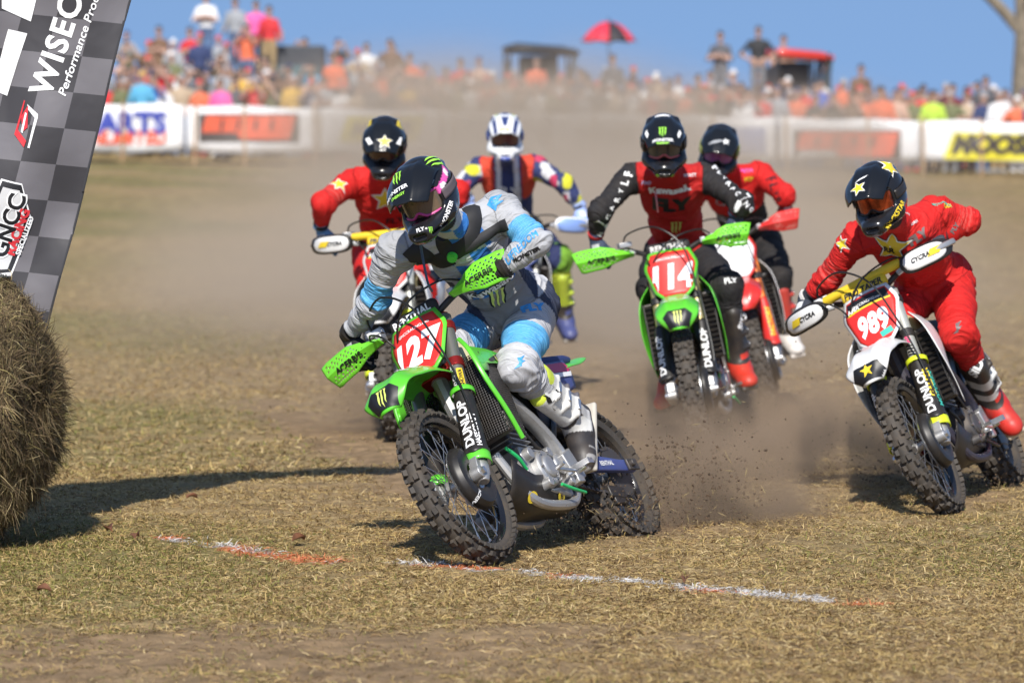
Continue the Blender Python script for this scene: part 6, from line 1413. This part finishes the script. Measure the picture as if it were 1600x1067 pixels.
# ---------------------------------------------------------------- dust in the air, thrown earth
def dust(name, label, c, rad, dens, col, scale, lo, hi, seed, power=1.0, floor=True):
    s = bpy.data.meshes.new(name); bm = bmesh.new(); bmesh.ops.create_icosphere(bm, subdivisions=3, radius=1); bm.to_mesh(s); bm.free()
    m = bpy.data.materials.new(name+'_air'); m.use_nodes = True; t = m.node_tree; t.nodes.clear(); N = t.nodes.new; K = t.links.new
    out = N('ShaderNodeOutputMaterial'); pv = N('ShaderNodeVolumePrincipled'); pv.inputs['Color'].default_value = (*col, 1); pv.inputs['Anisotropy'].default_value = 0
    tcn = N('ShaderNodeTexCoord'); ln = N('ShaderNodeVectorMath'); ln.operation = 'LENGTH'; K(tcn.outputs['Object'], ln.inputs[0])
    f = N('ShaderNodeMapRange'); f.interpolation_type = 'SMOOTHSTEP'; f.inputs[1].default_value = .98; f.inputs[2].default_value = .15; K(ln.outputs['Value'], f.inputs[0])
    sc = N('ShaderNodeVectorMath'); sc.operation = 'MULTIPLY'; sc.inputs[1].default_value = tuple(rad); K(tcn.outputs['Object'], sc.inputs[0])
    ad = N('ShaderNodeVectorMath'); ad.operation = 'ADD'; ad.inputs[1].default_value = (seed*3.1, seed*1.7, seed); K(sc.outputs[0], ad.inputs[0])
    n = N('ShaderNodeTexNoise'); n.inputs['Scale'].default_value = scale; n.inputs['Detail'].default_value = 3; n.inputs['Distortion'].default_value = .4; K(ad.outputs[0], n.inputs['Vector'])
    g = N('ShaderNodeMapRange'); g.inputs[1].default_value = lo; g.inputs[2].default_value = hi; g.inputs[3].default_value = 0; g.inputs[4].default_value = dens; K(n.outputs[0], g.inputs[0])
    mu = N('ShaderNodeMath'); mu.operation = 'MULTIPLY'; f2 = N('ShaderNodeMath'); f2.operation = 'POWER'; f2.inputs[1].default_value = 2.2; K(f.outputs[0], f2.inputs[0]); K(f2.outputs[0], mu.inputs[0]); K(g.outputs[0], mu.inputs[1]); K(mu.outputs[0], pv.inputs['Density']); K(pv.outputs[0], out.inputs['Volume'])
    o = mesh_obj(name, s, m, None, Matrix.Translation(tuple(c)) @ Matrix.Diagonal((*rad, 1))); tag(o, label, kind='stuff'); return o
tan = (.90, .72, .54)
dust('dust_cloud', 'pale brown dust hanging before the fence and the crowd', pt(760, 225, 74), A(7.2, 9, 2.7), .66, tan, .35, .30, .62, 1)
dust('dust_cloud', 'thin dust drifting along the fence on the right', pt(1130, 230, 76), A(6.4, 8, 2.0), .5, tan, .4, .32, .66, 2)
dust('dust_cloud', 'low dust lying over the track behind the racers', pt(880, 470, 38)+A(0, 2, .1), A(6.0, 16, 2.1), .8, tan, .6, .30, .62, 3)
brown = (.68, .50, .35); brown2 = (.64, .46, .31)
dust('dust_plume', 'brown dust churned up under bike 114', pt(1120, 700, 23.2)+A(.05, .5, .05), A(1.4, 1.4, .7), 5.0, brown2, 1.9, .43, .64, 4)
dust('dust_plume', 'brown dust thrown up by the rear wheel of the leading bike', pt(1070, 775, 18.9), A(1.05, 1.1, .66), 12.0, brown2, 3.0, .44, .63, 5)
dust('dust_plume', 'brown dust behind the white bike 989', pt(1330, 700, 21.2), A(1.2, 1.3, .55), 5.0, brown2, 2.4, .44, .64, 6)
dust('dust_plume', 'dust under the white bike behind the leader', pt(640, 640, 24.6), A(1.0, 1.3, .55), 5.0, brown2, 2.4, .40, .68, 7)
# thrown earth and grass bits
def clods(name, label, items, seed):
    r = random.Random(seed); V = []; F_ = []; C = []
    for px, py, Y, sp, n, s0, s1 in items:
        for _ in range(n):
            p = pt(px+r.gauss(0, sp[0]), py+r.gauss(0, sp[1]), Y+r.gauss(0, .25)); zz = float(gz(np.array([p[0]]), np.array([p[1]]))[0])
            if p[2] < zz+.01: p[2] = zz+.01+abs(r.gauss(0, .03))
            grass_ = r.random() < .22; s = s0*(s1/s0)**r.random(); k = len(V)
            ax = unit(A(r.gauss(0, 1), r.gauss(0, 1), r.gauss(0, 1))); L_ = s*(2.6 if grass_ else 1); b = unit(np.cross(ax, A(.3, .5, .8))); c2 = np.cross(ax, b); wv = s*(.28 if grass_ else .8)
            V += [p+ax*L_, p-ax*L_, p+b*wv*r.uniform(.6, 1.2), p-b*wv, p+c2*wv*r.uniform(.6, 1.2), p-c2*wv]
            F_ += [(k, k+2, k+4), (k, k+4, k+3), (k, k+3, k+5), (k, k+5, k+2), (k+1, k+4, k+2), (k+1, k+3, k+4), (k+1, k+5, k+3), (k+1, k+2, k+5)]
            c = A(.30, .23, .11)*r.uniform(.6, 1.2) if grass_ else A(.085, .055, .033)*r.uniform(.6, 1.5); C += [c]*6
    me = pymesh(name, np.array(V), F_); colattr(me, np.array(C)); o = mesh_obj(name, me, M('thrown_earth', attr=True, rough=.95)); tag(o, label, kind='stuff')
clods('thrown_earth', 'crumbs of earth and grass flying behind the leading bike', [(1075, 770, 18.6, (55, 45), 1900, .0014, .011), (940, 800, 18.0, (60, 24), 1500, .0016, .010), (1150, 700, 19, (110, 70), 300, .0015, .007), (860, 800, 17.6, (40, 25), 300, .002, .008)], 1)
clods('thrown_earth', 'crumbs of earth and grass flying around bike 989', [(1530, 750, 20.4, (70, 30), 450, .002, .009), (1330, 740, 20.8, (70, 40), 220, .002, .009), (1270, 640, 22, (120, 60), 120, .002, .008)], 2)
clods('thrown_earth', 'crumbs of earth flying low under bike 114', [(1110, 680, 23.4, (90, 40), 260, .002, .009), (640, 660, 24.4, (50, 40), 120, .002, .009)], 3)
